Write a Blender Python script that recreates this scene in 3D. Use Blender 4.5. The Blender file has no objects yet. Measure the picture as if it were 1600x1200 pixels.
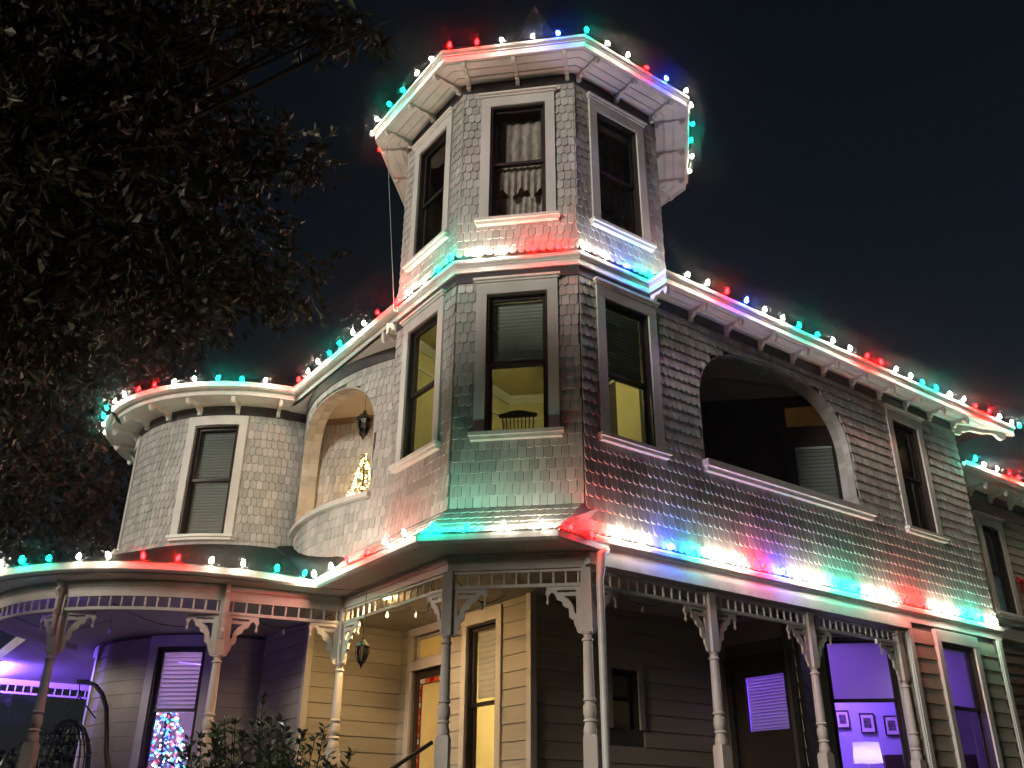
import bpy, math, random
from mathutils import Matrix, Vector
R = math.radians
random.seed(7)
scene = bpy.context.scene
COL = scene.collection

# ------------------------------------------------------------------ camera
cam_d = bpy.data.cameras.new("camera")
cam = bpy.data.objects.new("camera", cam_d)
COL.objects.link(cam)
scene.camera = cam
F_PX, PITCH, YAW, ROLL = 1432.1, R(25.80), R(9.29), R(0.42)
cam_d.sensor_fit = 'HORIZONTAL'
cam_d.sensor_width = 36.0
cam_d.lens = 36.0 * F_PX / 1600.0
cam_d.clip_start = 0.05
cam_d.clip_end = 2000
fw = Vector((-math.sin(YAW) * math.cos(PITCH), math.cos(YAW) * math.cos(PITCH), math.sin(PITCH)))
rt = Vector((math.cos(YAW), math.sin(YAW), 0))
up = rt.cross(fw)
r2 = math.cos(ROLL) * rt + math.sin(ROLL) * up
u2 = -math.sin(ROLL) * rt + math.cos(ROLL) * up
cam.matrix_world = Matrix(((r2.x, u2.x, -fw.x, 0), (r2.y, u2.y, -fw.y, 0), (r2.z, u2.z, -fw.z, 0), (0, 0, 0, 1)))

# ------------------------------------------------------------------ sky and moon-like key
SUN_EL, SUN_AZ = R(13), R(215)          # azimuth measured from +Y clockwise: light comes from front left
world = bpy.data.worlds.new("World")
scene.world = world
world.use_nodes = True
wn, wl = world.node_tree.nodes, world.node_tree.links
bg = wn["Background"]
sky = wn.new("ShaderNodeTexSky")
sky.sky_type = 'NISHITA'
sky.sun_disc = False
sky.sun_elevation = SUN_EL
sky.sun_rotation = SUN_AZ
hsv = wn.new("ShaderNodeHueSaturation")
hsv.inputs["Saturation"].default_value = 0.95
wl.new(sky.outputs[0], hsv.inputs["Color"])
wl.new(hsv.outputs[0], bg.inputs["Color"])
bg.inputs["Strength"].default_value = 0.0021
sun_d = bpy.data.lights.new("sun", 'SUN')
sun_d.energy = 1.08
sun_d.angle = R(14)
sun_d.color = (1.0, 0.91, 0.79)
sun = bpy.data.objects.new("sun", sun_d)
COL.objects.link(sun)
sd = Vector((math.sin(SUN_AZ) * math.cos(SUN_EL), math.cos(SUN_AZ) * math.cos(SUN_EL), math.sin(SUN_EL)))
sun.rotation_euler = sd.to_track_quat('Z', 'Y').to_euler()
sun.location = sd * 60
vs = scene.view_settings
vs.view_transform = 'Standard'
vs.look = 'None'
vs.exposure = 1.0
vs.gamma = 1.0
vs.use_curve_mapping = False
scene.render.engine = 'CYCLES'
cy_ = scene.cycles
cy_.max_bounces = 6
cy_.diffuse_bounces = 2
cy_.glossy_bounces = 2
cy_.transmission_bounces = 4
cy_.transparent_max_bounces = 10
cy_.sample_clamp_indirect = 2.5
cy_.caustics_reflective = False
cy_.caustics_refractive = False
cy_.use_denoising = True
cy_.use_adaptive_sampling = True
cy_.adaptive_threshold = 0.03

# ------------------------------------------------------------------ materials
MATS = {}


def mat(name, col, rough=0.6, var=0.10, scale=3.0, bump=0.15, bscale=60.0, stretch=(1, 1, 1), island=0.0, spec=0.35,
        dirt=None, dirt_amt=0.0, trans=0.0, metal=0.0):
    m = bpy.data.materials.new(name)
    m.use_nodes = True
    n, l = m.node_tree.nodes, m.node_tree.links
    p = n["Principled BSDF"]
    p.inputs["Roughness"].default_value = rough
    p.inputs["Specular IOR Level"].default_value = spec
    p.inputs["Metallic"].default_value = metal
    tc = n.new("ShaderNodeTexCoord")
    mp = n.new("ShaderNodeMapping")
    mp.inputs["Scale"].default_value = stretch
    l.new(tc.outputs["Object"], mp.inputs["Vector"])
    nz = n.new("ShaderNodeTexNoise")
    nz.inputs["Scale"].default_value = scale
    nz.inputs["Detail"].default_value = 6
    l.new(mp.outputs[0], nz.inputs["Vector"])
    rmp = n.new("ShaderNodeMapRange")
    rmp.inputs["From Min"].default_value = 0.3
    rmp.inputs["From Max"].default_value = 0.7
    rmp.inputs["To Min"].default_value = 1 - var
    rmp.inputs["To Max"].default_value = 1 + var
    l.new(nz.outputs["Fac"], rmp.inputs["Value"])
    val = rmp.outputs[0]
    if island > 0:
        ge = n.new("ShaderNodeNewGeometry")
        oi = n.new("ShaderNodeObjectInfo")
        ad = n.new("ShaderNodeMath")
        ad.operation = 'ADD'
        l.new(ge.outputs["Random Per Island"], ad.inputs[0])
        l.new(oi.outputs["Random"], ad.inputs[1])
        fr = n.new("ShaderNodeMath")
        fr.operation = 'FRACT'
        l.new(ad.outputs[0], fr.inputs[0])
        r3 = n.new("ShaderNodeMapRange")
        r3.inputs["To Min"].default_value = 1 - island
        r3.inputs["To Max"].default_value = 1 + island
        l.new(fr.outputs[0], r3.inputs["Value"])
        mu = n.new("ShaderNodeMath")
        mu.operation = 'MULTIPLY'
        l.new(val, mu.inputs[0])
        l.new(r3.outputs[0], mu.inputs[1])
        val = mu.outputs[0]
    sc = n.new("ShaderNodeVectorMath")
    sc.operation = 'SCALE'
    sc.inputs[0].default_value = col
    l.new(val, sc.inputs["Scale"])
    out = sc.outputs[0]
    if dirt:
        nd = n.new("ShaderNodeTexNoise")
        nd.inputs["Scale"].default_value = 2.2
        nd.inputs["Detail"].default_value = 9
        nd.inputs["Roughness"].default_value = 0.7
        l.new(mp.outputs[0], nd.inputs["Vector"])
        rd = n.new("ShaderNodeMapRange")
        rd.inputs["From Min"].default_value = 0.5
        rd.inputs["From Max"].default_value = 0.75
        rd.inputs["To Max"].default_value = dirt_amt
        l.new(nd.outputs["Fac"], rd.inputs["Value"])
        mx = n.new("ShaderNodeMix")
        mx.data_type = 'RGBA'
        l.new(rd.outputs[0], mx.inputs["Factor"])
        l.new(out, mx.inputs["A"])
        mx.inputs["B"].default_value = (*dirt, 1)
        out = mx.outputs["Result"]
    l.new(out, p.inputs["Base Color"])
    if bump > 0:
        nb = n.new("ShaderNodeTexNoise")
        nb.inputs["Scale"].default_value = bscale
        nb.inputs["Detail"].default_value = 4
        l.new(mp.outputs[0], nb.inputs["Vector"])
        bp = n.new("ShaderNodeBump")
        bp.inputs["Strength"].default_value = bump
        bp.inputs["Distance"].default_value = 0.01
        l.new(nb.outputs["Fac"], bp.inputs["Height"])
        l.new(bp.outputs[0], p.inputs["Normal"])
    if trans > 0:
        tr = n.new("ShaderNodeBsdfTranslucent")
        l.new(out, tr.inputs["Color"])
        ms = n.new("ShaderNodeMixShader")
        ms.inputs[0].default_value = trans
        l.new(p.outputs[0], ms.inputs[1])
        l.new(tr.outputs[0], ms.inputs[2])
        l.new(ms.outputs[0], n["Material Output"].inputs["Surface"])
    MATS[name] = m
    return m


def emit(name, col, strength):
    m = bpy.data.materials.new(name)
    m.use_nodes = True
    n, l = m.node_tree.nodes, m.node_tree.links
    n.remove(n["Principled BSDF"])
    e = n.new("ShaderNodeEmission")
    e.inputs["Color"].default_value = (*col, 1)
    e.inputs["Strength"].default_value = strength
    l.new(e.outputs[0], n["Material Output"].inputs["Surface"])
    MATS[name] = m
    return m


def glassmat(name, tint=(1, 1, 1), refl=1.0):
    m = bpy.data.materials.new(name)
    m.use_nodes = True
    n, l = m.node_tree.nodes, m.node_tree.links
    n.remove(n["Principled BSDF"])
    t = n.new("ShaderNodeBsdfTransparent")
    t.inputs["Color"].default_value = (*tint, 1)
    g = n.new("ShaderNodeBsdfGlossy")
    g.inputs["Roughness"].default_value = 0.015
    fr = n.new("ShaderNodeFresnel")
    fr.inputs["IOR"].default_value = 1.52
    mu = n.new("ShaderNodeMath")
    mu.operation = 'MULTIPLY'
    mu.inputs[1].default_value = refl
    l.new(fr.outputs[0], mu.inputs[0])
    tcn = n.new("ShaderNodeTexCoord")
    nz = n.new("ShaderNodeTexNoise")
    nz.inputs["Scale"].default_value = 2.5
    l.new(tcn.outputs["Object"], nz.inputs["Vector"])
    bp = n.new("ShaderNodeBump")
    bp.inputs["Strength"].default_value = 0.03
    bp.inputs["Distance"].default_value = 0.05
    l.new(nz.outputs["Fac"], bp.inputs["Height"])
    l.new(bp.outputs[0], g.inputs["Normal"])
    mx = n.new("ShaderNodeMixShader")
    l.new(mu.outputs[0], mx.inputs[0])
    l.new(t.outputs[0], mx.inputs[1])
    l.new(g.outputs[0], mx.inputs[2])
    l.new(mx.outputs[0], n["Material Output"].inputs["Surface"])
    MATS[name] = m
    return m


mat('shingle', (0.45, 0.44, 0.42), 0.72, 0.14, 2.0, 0.35, 45, (1, 1, 0.18), 0.19, 0.3, (0.20, 0.185, 0.16), 0.45)
mat('backing', (0.10, 0.095, 0.09), 0.9)
mat('trim', (0.78, 0.76, 0.72), 0.5, 0.07, 2.5, 0.12, 40, (1, 1, 1), 0, 0.4, (0.34, 0.30, 0.25), 0.5)
mat('soffit', (0.84, 0.84, 0.82), 0.6, 0.08, 2.0, 0.2, 30, (1, 1, 1), 0, 0.3, (0.36, 0.34, 0.30), 0.4)
mat('casing', (0.63, 0.61, 0.58), 0.5, 0.08, 2.5, 0.12, 40, (1, 1, 0.3), 0, 0.4, (0.25, 0.23, 0.20), 0.30)
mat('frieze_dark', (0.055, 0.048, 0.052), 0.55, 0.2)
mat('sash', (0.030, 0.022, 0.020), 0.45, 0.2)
mat('clap', (0.40, 0.35, 0.28), 0.6, 0.10, 2.0, 0.25, 40, (0.25, 0.25, 1), 0.05, 0.35, (0.2, 0.17, 0.13), 0.30)
mat('post', (0.56, 0.50, 0.45), 0.5, 0.10, 3.0, 0.12, 50, (1, 1, 0.4), 0, 0.4, (0.25, 0.2, 0.16), 0.35)
mat('roof', (0.018, 0.017, 0.018), 0.95, 0.25, 12, 0.6, 90, (1, 1, 1), 0, 0.08)
mat('gutter', (0.62, 0.61, 0.58), 0.35, 0.06, 3, 0.05, 20, (1, 1, 1), 0, 0.5, (0.25, 0.23, 0.2), 0.35)
mat('ceiling_board', (0.52, 0.46, 0.38), 0.55, 0.08, 2, 0.1, 30)
mat('violet_ceiling', (0.60, 0.58, 0.56), 0.55, 0.06)
mat('floor_board', (0.16, 0.14, 0.125), 0.6, 0.15)
mat('yellow_wall', (0.62, 0.55, 0.33), 0.8, 0.05)
mat('white_wall', (0.70, 0.68, 0.66), 0.8, 0.05)
mat('blue_wall', (0.45, 0.47, 0.62), 0.8, 0.05)
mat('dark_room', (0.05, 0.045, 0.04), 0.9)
mat('brown_room', (0.30, 0.20, 0.12), 0.8)
mat('wood_dark', (0.035, 0.022, 0.015), 0.4, 0.2, 6, 0.1, 40, (1, 1, 0.2))
mat('blind', (0.48, 0.54, 0.50), 0.6, 0.05, 3, 0, 1, (1, 1, 1), 0, 0.3, None, 0, 0.12)
mat('shade', (0.78, 0.76, 0.76), 0.8, 0.05, 2, 0, 1, (1, 1, 1), 0, 0.2, None, 0, 0.72)
mat('lace', (0.62, 0.56, 0.50), 0.9, 0.35, 14, 0.2, 60, (1, 1, 0.5), 0, 0.1, (0.22, 0.15, 0.13), 0.6, 0.25)
mat('black_metal', (0.012, 0.012, 0.013), 0.4, 0.2, 6, 0.05, 60, (1, 1, 1), 0, 0.5)
mat('cord', (0.012, 0.03, 0.018), 0.5, 0.1)
mat('wire', (0.35, 0.34, 0.33), 0.5, 0.1)
mat('leaf_oak', (0.042, 0.038, 0.016), 0.5, 0.3, 1.5, 0, 1, (1, 1, 1), 0.6, 0.35, (0.11, 0.042, 0.013), 0.85, 0.12)
mat('leaf_rust', (0.022, 0.016, 0.008), 0.5, 0.3, 1.5, 0, 1, (1, 1, 1), 0.55, 0.45, (0.07, 0.025, 0.014), 0.7, 0.1)
mat('leaf_shrub', (0.060, 0.080, 0.042), 0.33, 0.3, 4, 0, 1, (1, 1, 1), 0.4, 0.6, None, 0, 0.15)
mat('needle', (0.03, 0.06, 0.025), 0.6, 0.3, 5, 0, 1, (1, 1, 1), 0.4)
mat('bark', (0.04, 0.032, 0.026), 0.9, 0.3, 6, 0.8, 18, (1, 1, 0.3))
mat('grass', (0.035, 0.05, 0.02), 0.95, 0.3, 8, 0.8, 60)
mat('concrete', (0.28, 0.27, 0.25), 0.85, 0.15, 4, 0.3, 50)
mat('asphalt', (0.05, 0.05, 0.052), 0.85, 0.2, 20, 0.4, 120)
mat('red_cloth', (0.35, 0.012, 0.015), 0.7)
mat('stain_red', (0.55, 0.05, 0.03), 0.3, 0.1, 3, 0, 1, (1, 1, 1), 0, 0.5, None, 0, 0.85)
mat('stain_pink', (0.75, 0.25, 0.18), 0.3, 0.1, 3, 0, 1, (1, 1, 1), 0, 0.5, None, 0, 0.85)
mat('stain_clear', (0.8, 0.8, 0.85), 0.3, 0.1, 3, 0, 1, (1, 1, 1), 0, 0.5, None, 0, 0.85)
mat('frosted', (0.85, 0.75, 0.55), 0.35, 0.05, 3, 0, 1, (1, 1, 1), 0, 0.5, None, 0, 0.85)
mat('lampshade', (0.75, 0.72, 0.70), 0.8, 0.04, 3, 0, 1, (1, 1, 1), 0, 0.2, None, 0, 0.55)
mat('paper', (0.7, 0.68, 0.66), 0.8, 0.05)
mat('photo', (0.10, 0.09, 0.10), 0.5, 0.9, 18, 0, 1)
mat('bulb_clear', (0.55, 0.55, 0.55), 0.12, 0.02, 3, 0, 1, (1, 1, 1), 0, 0.8)
glassmat('glass')
glassmat('glass_dim', (0.8, 0.82, 0.82), 1.3)
BS = 350.0
emit('bulb_white', (1.0, 0.85, 0.68), BS * 0.58)
emit('bulb_red', (1.0, 0.0004, 0.0005), BS * 0.92)
emit('bulb_green', (0.0002, 0.80, 0.50), BS * 0.68)
emit('bulb_blue', (0.012, 0.05, 1.0), BS * 1.4)
emit('fairy_warm', (1.0, 0.54, 0.15), 30)
emit('fairy_blue', (0.03, 0.09, 1.0), 6)
emit('fairy_red', (1.0, 0.06, 0.12), 4)
emit('fairy_white', (0.9, 0.85, 0.95), 3.5)
emit('fairy_green', (0.06, 0.75, 0.5), 3)
emit('lamp_yellow', (1.0, 0.93, 0.36), 72)
emit('lamp_porch', (1.0, 0.66, 0.28), 560)
emit('lamp_warm', (1.0, 0.72, 0.30), 480)
emit('lamp_violet', (0.32, 0.13, 1.0), 240)
emit('strip_violet', (0.22, 0.10, 1.0), 850)
emit('lamp_pink', (0.72, 0.40, 1.0), 230)
emit('strip_faint', (0.22, 0.10, 1.0), 55)
emit('lamp_white', (0.85, 0.72, 1.0), 26)
emit('lamp_recess', (1.0, 0.62, 0.22), 5)
emit('lamp_dim', (1.0, 0.72, 0.25), 2.0)
emit('lamp_glow', (1.0, 0.72, 0.16), 6)


# ------------------------------------------------------------------ mesh building
class MB:
    def __init__(s):
        s.v, s.f = [], []

    def add(s, verts, faces):
        o = len(s.v)
        s.v += [tuple(p) for p in verts]
        s.f += [tuple(i + o for i in f) for f in faces]

    def hexa(s, p):       # 8 points: bottom ring 0-3, top ring 4-7
        s.add(p, [(3, 2, 1, 0), (4, 5, 6, 7), (0, 1, 5, 4), (1, 2, 6, 5), (2, 3, 7, 6), (3, 0, 4, 7)])

    def box(s, sf, u0, u1, z0, z1, d0, d1, nu=1):
        for i in range(nu):
            a = u0 + (u1 - u0) * i / nu
            b = u0 + (u1 - u0) * (i + 1) / nu
            s.hexa([sf(a, z0, d1), sf(b, z0, d1), sf(b, z0, d0), sf(a, z0, d0),
                    sf(a, z1, d1), sf(b, z1, d1), sf(b, z1, d0), sf(a, z1, d0)])

    def extr(s, poly, O, U, W, T, th):
        O, U, W, T = Vector(O), Vector(U), Vector(W), Vector(T)
        n = len(poly)
        a = [O + U * p[0] + W * p[1] - T * th / 2 for p in poly]
        b = [O + U * p[0] + W * p[1] + T * th / 2 for p in poly]
        s.add(a + b, [tuple(range(n - 1, -1, -1)), tuple(range(n, 2 * n))] +
              [(i, (i + 1) % n, n + (i + 1) % n, n + i) for i in range(n)])

    def slab(s, poly, z0, z1):
        n = len(poly)
        s.add([(p[0], p[1], z0) for p in poly] + [(p[0], p[1], z1) for p in poly],
              [tuple(range(n - 1, -1, -1)), tuple(range(n, 2 * n))] +
              [(i, (i + 1) % n, n + (i + 1) % n, n + i) for i in range(n)])

    def sweep(s, path, prof, closed=False):
        P = [Vector((p[0], p[1])) for p in path]
        n, m = len(P), len(prof)
        rings = []
        for i in range(n):
            d1 = (P[i] - P[i - 1]).normalized() if (i > 0 or closed) else None
            d2 = (P[(i + 1) % n] - P[i]).normalized() if (i < n - 1 or closed) else None
            d1 = d1 or d2
            d2 = d2 or d1
            n1, n2 = Vector((d1.y, -d1.x)), Vector((d2.y, -d2.x))
            nn = n1 + n2
            nn = nn / max(0.2, nn.length_squared / 2)
            zz = path[i][2] if len(path[i]) > 2 else 0
            rings.append([(P[i].x + nn.x * o, P[i].y + nn.y * o, z + zz) for o, z in prof])
        verts = [p for r in rings for p in r]
        faces = []
        for i in range(n if closed else n - 1):
            for j in range(m):
                a, b = i * m + j, i * m + (j + 1) % m
                c, d = ((i + 1) % n) * m + (j + 1) % m, ((i + 1) % n) * m + j
                faces.append((a, b, c, d))
        if not closed:
            faces += [tuple(range(m - 1, -1, -1)), tuple(range((n - 1) * m, n * m))]
        s.add(verts, faces)

    def tube(s, pts, r, n=6):
        P = [Vector(p) for p in pts]
        rr = r if isinstance(r, (list, tuple)) else [r] * len(P)
        rings = []
        for i, p in enumerate(P):
            d = (P[min(i + 1, len(P) - 1)] - P[max(i - 1, 0)])
            d = d.normalized() if d.length > 1e-9 else Vector((0, 0, 1))
            a = d.orthogonal().normalized() if i == 0 else (rings[-1][1] - d * rings[-1][1].dot(d)).normalized()
            b = d.cross(a)
            rings.append(([p + (a * math.cos(t) + b * math.sin(t)) * rr[i] for t in [2 * math.pi * k / n for k in range(n)]], a))
        verts = [q for r_ in rings for q in r_[0]]
        faces = [(i * n + j, i * n + (j + 1) % n, (i + 1) * n + (j + 1) % n, (i + 1) * n + j)
                 for i in range(len(P) - 1) for j in range(n)]
        faces += [tuple(range(n - 1, -1, -1)), tuple(range((len(P) - 1) * n, len(P) * n))]
        s.add(verts, faces)

    def lathe(s, c, prof, n=12, ax=None):
        verts, faces = [], []
        m = len(prof)
        for r, z in prof:
            for k in range(n):
                t = 2 * math.pi * k / n
                verts.append((c[0] + r * math.cos(t), c[1] + r * math.sin(t), c[2] + z))
        for i in range(m - 1):
            for k in range(n):
                faces.append((i * n + k, i * n + (k + 1) % n, (i + 1) * n + (k + 1) % n, (i + 1) * n + k))
        faces += [tuple(range(n - 1, -1, -1)), tuple(range((m - 1) * n, m * n))]
        s.add(verts, faces)


def setp(o, label=None, cat=None, group=None, kind=None):
    if label: o["label"] = label
    if cat: o["category"] = cat
    if group: o["group"] = group
    if kind: o["kind"] = kind
    return o


def parent(o, p):
    if p is not None:
        o.parent = p
        q, M = p, Matrix.Identity(4)
        while q is not None:
            M = Matrix.Translation(q.location) @ M
            q = q.parent if False else None
        o.matrix_parent_inverse = Matrix.Translation(-Vector(p["_at"])) if "_at" in p else Matrix.Identity(4)


def obj(name, mb, m, par=None, smooth=False, **kw):
    me = bpy.data.meshes.new(name)
    me.from_pydata(mb.v, [], mb.f)
    me.materials.append(MATS[m])
    if smooth:
        me.polygons.foreach_set("use_smooth", [True] * len(me.polygons))
        me.set_sharp_from_angle(angle=R(40))
    me.update()
    o = bpy.data.objects.new(name, me)
    COL.objects.link(o)
    parent(o, par)
    return setp(o, **kw)


def inst(name, me, loc, par=None, rot=None, scale=None, **kw):
    o = bpy.data.objects.new(name, me)
    COL.objects.link(o)
    parent(o, par)
    o.location = loc
    if rot: o.rotation_euler = rot
    if scale: o.scale = scale
    return setp(o, **kw)


def thing(name, loc, label, cat, group=None):
    o = bpy.data.objects.new(name, None)
    o.empty_display_size = 0.3
    COL.objects.link(o)
    o.location = loc
    o["_at"] = tuple(loc)
    return setp(o, label, cat, group)


def mesh_of(mb, m, name, smooth=False):
    me = bpy.data.meshes.new(name)
    me.from_pydata(mb.v, [], mb.f)
    me.materials.append(MATS[m])
    if smooth:
        me.polygons.foreach_set("use_smooth", [True] * len(me.polygons))
    me.update()
    return me


# ------------------------------------------------------------------ layout (metres, eye of the camera at the origin)
GROUND, PFLOOR = -1.70, -0.35
S8 = 1.9
AIN = S8 / 2 / math.tan(R(22.5))
CX, CY = -1.889, 14.282


def octp(a, ang):
    r = a / math.cos(R(22.5))
    return (CX + r * math.cos(R(ang)), CY + r * math.sin(R(ang)))


V1, V2, V3, V4 = [octp(AIN, g) for g in (-157.5, -112.5, -67.5, -22.5)]
q = math.sqrt(0.5)
T_R, N_R = (q, q), (q, -q)
T_L, N_L = (-q, q), (-q, -q)


def plane(o, t, flare=None):
    n = (t[1], -t[0])

    def f(u, z, d=0.0):
        if flare: d = d + flare(z)
        return Vector((o[0] + t[0] * u + n[0] * d, o[1] + t[1] * u + n[1] * d, z))
    return f


def cyl(c, r, a0, flare=None):   # u = arc length, counter-clockwise from angle a0 (rad): left to right as seen from outside
    def f(u, z, d=0.0):
        if flare: d = d + flare(z)
        a = a0 + u / r
        return Vector((c[0] + (r + d) * math.cos(a), c[1] + (r + d) * math.sin(a), z))
    return f


def flare3(z): return 0.10 * max(0.0, min(1.0, (8.62 - z) / 0.5)) ** 2
def flareR(z): return 0.06 * max(0.0, min(1.0, (4.05 - z) / 0.5)) ** 2


PC = plane(V2, (1, 0))
PR = plane(V3, T_R)
PRf = plane(V3, T_R, flareR)
PL = plane(V1, (q, -q))          # runs V1 -> V2
PC3 = plane(V2, (1, 0), flare3)
PR3 = plane(V3, T_R, flare3)
PL3 = plane(V1, (q, -q), flare3)
TC, TR_ = (-8.97, 19.0), 2.80     # round turret
TA0 = R(-215)
PT = cyl(TC, TR_, TA0)
BC, BR_ = (-2.9, 18.4), 4.5       # bowed balcony front
BA0 = R(-157)
PB = cyl(BC, BR_, BA0)
def tu(ang): return (R(ang) - TA0) * TR_
def bu(x, y): return (math.atan2(y - BC[1], x - BC[0]) - BA0) * BR_

W2, W3 = (5.09, 7.42), (8.82, 11.19)
WU = (0.48, 1.42)
ZB = 8.026     # top of belt cornice and main eave
ZE = 11.966    # top of tower eave
HEAD1 = 2.97

house = thing('house', (CX, CY, GROUND), 'grey shingled Victorian house with corner tower, wraparound porch and coloured light strings', 'house')


def sup_arch(c, h, z0, top, n):
    def f(u):
        k = min(1.0, abs(u - c) / h)
        return z0 + (top - z0) * max(0.0, 1 - k ** n) ** (1.0 / n)
    return f


R_ARCH = (2.46, 6.44, 5.17, sup_arch(4.45, 1.99, 6.05, 7.43, 2.7))
bl, br = bu(-6.92, 16.37), bu(-4.78, 14.32)
B_ARCH = (bl, br, 5.12, sup_arch((bl + br) / 2, (br - bl) / 2, 6.25, 7.42, 2.6))


def ztop(h, u): return h[3](u) if callable(h[3]) else h[3]


def panel(mb, sf, u0, u1, z0, z1, holes, d0, d1, du=99.0):
    us = {u0, u1}
    for h in holes:
        us |= {max(u0, h[0]), min(u1, h[1])}
        if callable(h[3]):
            k = 28
            for i in range(k + 1):
                t = (1 - math.cos(math.pi * i / k)) / 2
                us.add(h[0] + (h[1] - h[0]) * t)
    n = int((u1 - u0) / du)
    for i in range(1, n + 1): us.add(u0 + (u1 - u0) * i / (n + 1))
    us = sorted(us)
    for a, b in zip(us, us[1:]):
        if b - a < 1e-5: continue
        m = (a + b) / 2
        hs = sorted([h for h in holes if h[0] < m < h[1]], key=lambda h: h[2])
        za, zb = z0, z0
        for h in hs + [None]:
            ta, tb = (h[2], h[2]) if h else (z1, z1)
            if ta - za > 1e-4 or tb - zb > 1e-4:
                mb.hexa([sf(a, za, d1), sf(b, zb, d1), sf(b, zb, d0), sf(a, za, d0),
                         sf(a, ta, d1), sf(b, tb, d1), sf(b, tb, d0), sf(a, ta, d0)])
            if h: za, zb = ztop(h, a), ztop(h, b)


def in_hole(h, u, z, mu=0.0, mz=0.0):
    return h[0] - mu < u < h[1] + mu and h[2] - mz < z < ztop(h, min(max(u, h[0] + 1e-4), h[1] - 1e-4)) + mz


SH_W, SH_E = 0.118, 0.178


def shingle_outline(w, e, dep, lap=0.035):
    g = 0.0035
    a = w / 2 - g
    if dep > 0.02:
        pts = [(-a, dep), (-a * 0.78, dep * 0.42), (-a * 0.42, dep * 0.1), (0, 0), (a * 0.42, dep * 0.1), (a * 0.78, dep * 0.42), (a, dep)]
    else:
        pts = [(-a, dep), (-a * 0.72, dep * 0.15), (-a * 0.3, 0), (a * 0.3, 0), (a * 0.72, dep * 0.15), (a, dep)]
    return pts + [(a, e + lap), (-a, e + lap)]


def shingle_geo(pts, e, th, pos):
    n = len(pts)
    fr, bk = [], []
    for (x, z) in pts:
        k = min(1, max(0, z / (e + 0.03)))
        fr.append(pos(x, z, 0.006 + th * (1 - 0.82 * k)))
        bk.append(pos(x, z, 0.001))
    faces = [tuple(range(n))] + [(i, n + i, n + (i + 1) % n, (i + 1) % n) for i in range(n) if i not in (n - 2,)]
    return fr + bk, faces


def shingles(mb, sf, u0, u1, z0, z1, casings=(), arches=(), dep=0.032, th=0.024, e=SH_E, each=None, wj=0.10):
    rows = int(round((z1 - z0) / e))
    e = (z1 - z0) / rows
    for r in range(rows):
        zb = z0 + r * e
        u = u0 - (SH_W * 0.5 if r % 2 else 0) + random.uniform(-0.01, 0.01)
        while u < u1 - 0.012:
            w = SH_W * random.uniform(1 - wj, 1 + wj)
            a, b = max(u, u0), min(u + w, u1)
            u += w
            if b - a < 0.03: continue
            uc, w2 = (a + b) / 2, b - a
            zc = zb + e * 0.5
            if any(in_hole(h, uc, zc, 0.09, 0.07) for h in casings): continue
            if any(in_hole(h, uc, zc) for h in arches): continue
            z_j = zb + random.uniform(-0.005, 0.005)
            t2 = th * random.uniform(0.92, 1.10)
            dp = dep * random.uniform(0.85, 1.15)
            if each is not None:
                each(uc, z_j, w2, e, t2)
                continue
            pts = shingle_outline(w2, e, dp)
            tilt = random.uniform(-0.006, 0.006)

            def pos(x, z, d, uc=uc, z_j=z_j, tilt=tilt):
                uu, zz = uc + x + tilt * (e - z), z_j + z
                for h in arches:
                    if in_hole(h, uu, zz):
                        zt = ztop(h, uu)
                        c = [(uu - h[0], 'l'), (h[1] - uu, 'r'), (zt - zz, 't'), (zz - h[2], 'b')]
                        k = min(c)[1]
                        if k == 'l': uu = h[0]
                        elif k == 'r': uu = h[1]
                        elif k == 't': zz = zt
                        else: zz = h[2]
                return sf(uu, min(zz, z1 + 0.02), d)
            v, f = shingle_geo(pts, e, t2, pos)
            mb.add(v, f)


def wnd(z): return (WU[0], WU[1], z[0], z[1])


# ------------------------------------------------------------------ ground
mb = MB()
mb.add([(-400, -400, GROUND), (400, -400, GROUND), (400, 400, GROUND), (-400, 400, GROUND)], [(0, 1, 2, 3)])
setp(obj('ground', mb, 'grass'), kind='structure')
mb = MB()
mb.add([(-80, -9, GROUND + .004), (80, -9, GROUND + .004), (80, -1.2, GROUND + .004), (-80, -1.2, GROUND + .004)], [(0, 1, 2, 3)])
setp(obj('road', mb, 'asphalt'), kind='structure')
mb = MB()
sfx = plane((-80, 0), (1, 0))
mb.box(sfx, 0, 160, GROUND - .1, GROUND + .12, -1.6, 1.0)
setp(obj('pavement', mb, 'concrete'), kind='structure')

# ------------------------------------------------------------------ tower walls and shingles
hW2, hW3 = wnd(W2), wnd(W3)
hL2 = (S8 - WU[1], S8 - WU[0], W2[0], W2[1])
hL3 = (S8 - WU[1], S8 - WU[0], W3[0], W3[1])
mb = MB()
panel(mb, PC, 0, S8, 3.40, 11.75, [hW2, hW3], -0.15, 0.0)
panel(mb, PL, 0, S8, 3.40, 11.75, [hL2, hL3], -0.15, 0.0)
tower_wall = obj('tower_wall', mb, 'backing', house)
mb = MB()
panel(mb, PR, 0, S8, 8.03, 11.75, [hW3], -0.15, 0.0)
for k in range(5):    # the sides of the tower turned away from the street
    a, b = octp(AIN, -22.5 + 45 * k), octp(AIN, 22.5 + 45 * k)
    if k == 4: pass
    sfk = plane(a, ((b[0] - a[0]) / S8, (b[1] - a[1]) / S8))
    panel(mb, sfk, 0, S8, 8.03, 11.75, [], -0.15, 0.0)
    sh = MB()
    shingles(sh, plane(a, ((b[0] - a[0]) / S8, (b[1] - a[1]) / S8), flare3), 0, S8, 8.10, 11.60, dep=0.034)
    mb.v, mb.f = mb.v, mb.f
    if k == 0: back_sh = sh
    else: back_sh.add(sh.v, sh.f)
upper_wall = obj('tower_wall', mb, 'backing', house)
obj('shingles', back_sh, 'shingle', upper_wall, kind='stuff')

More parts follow.
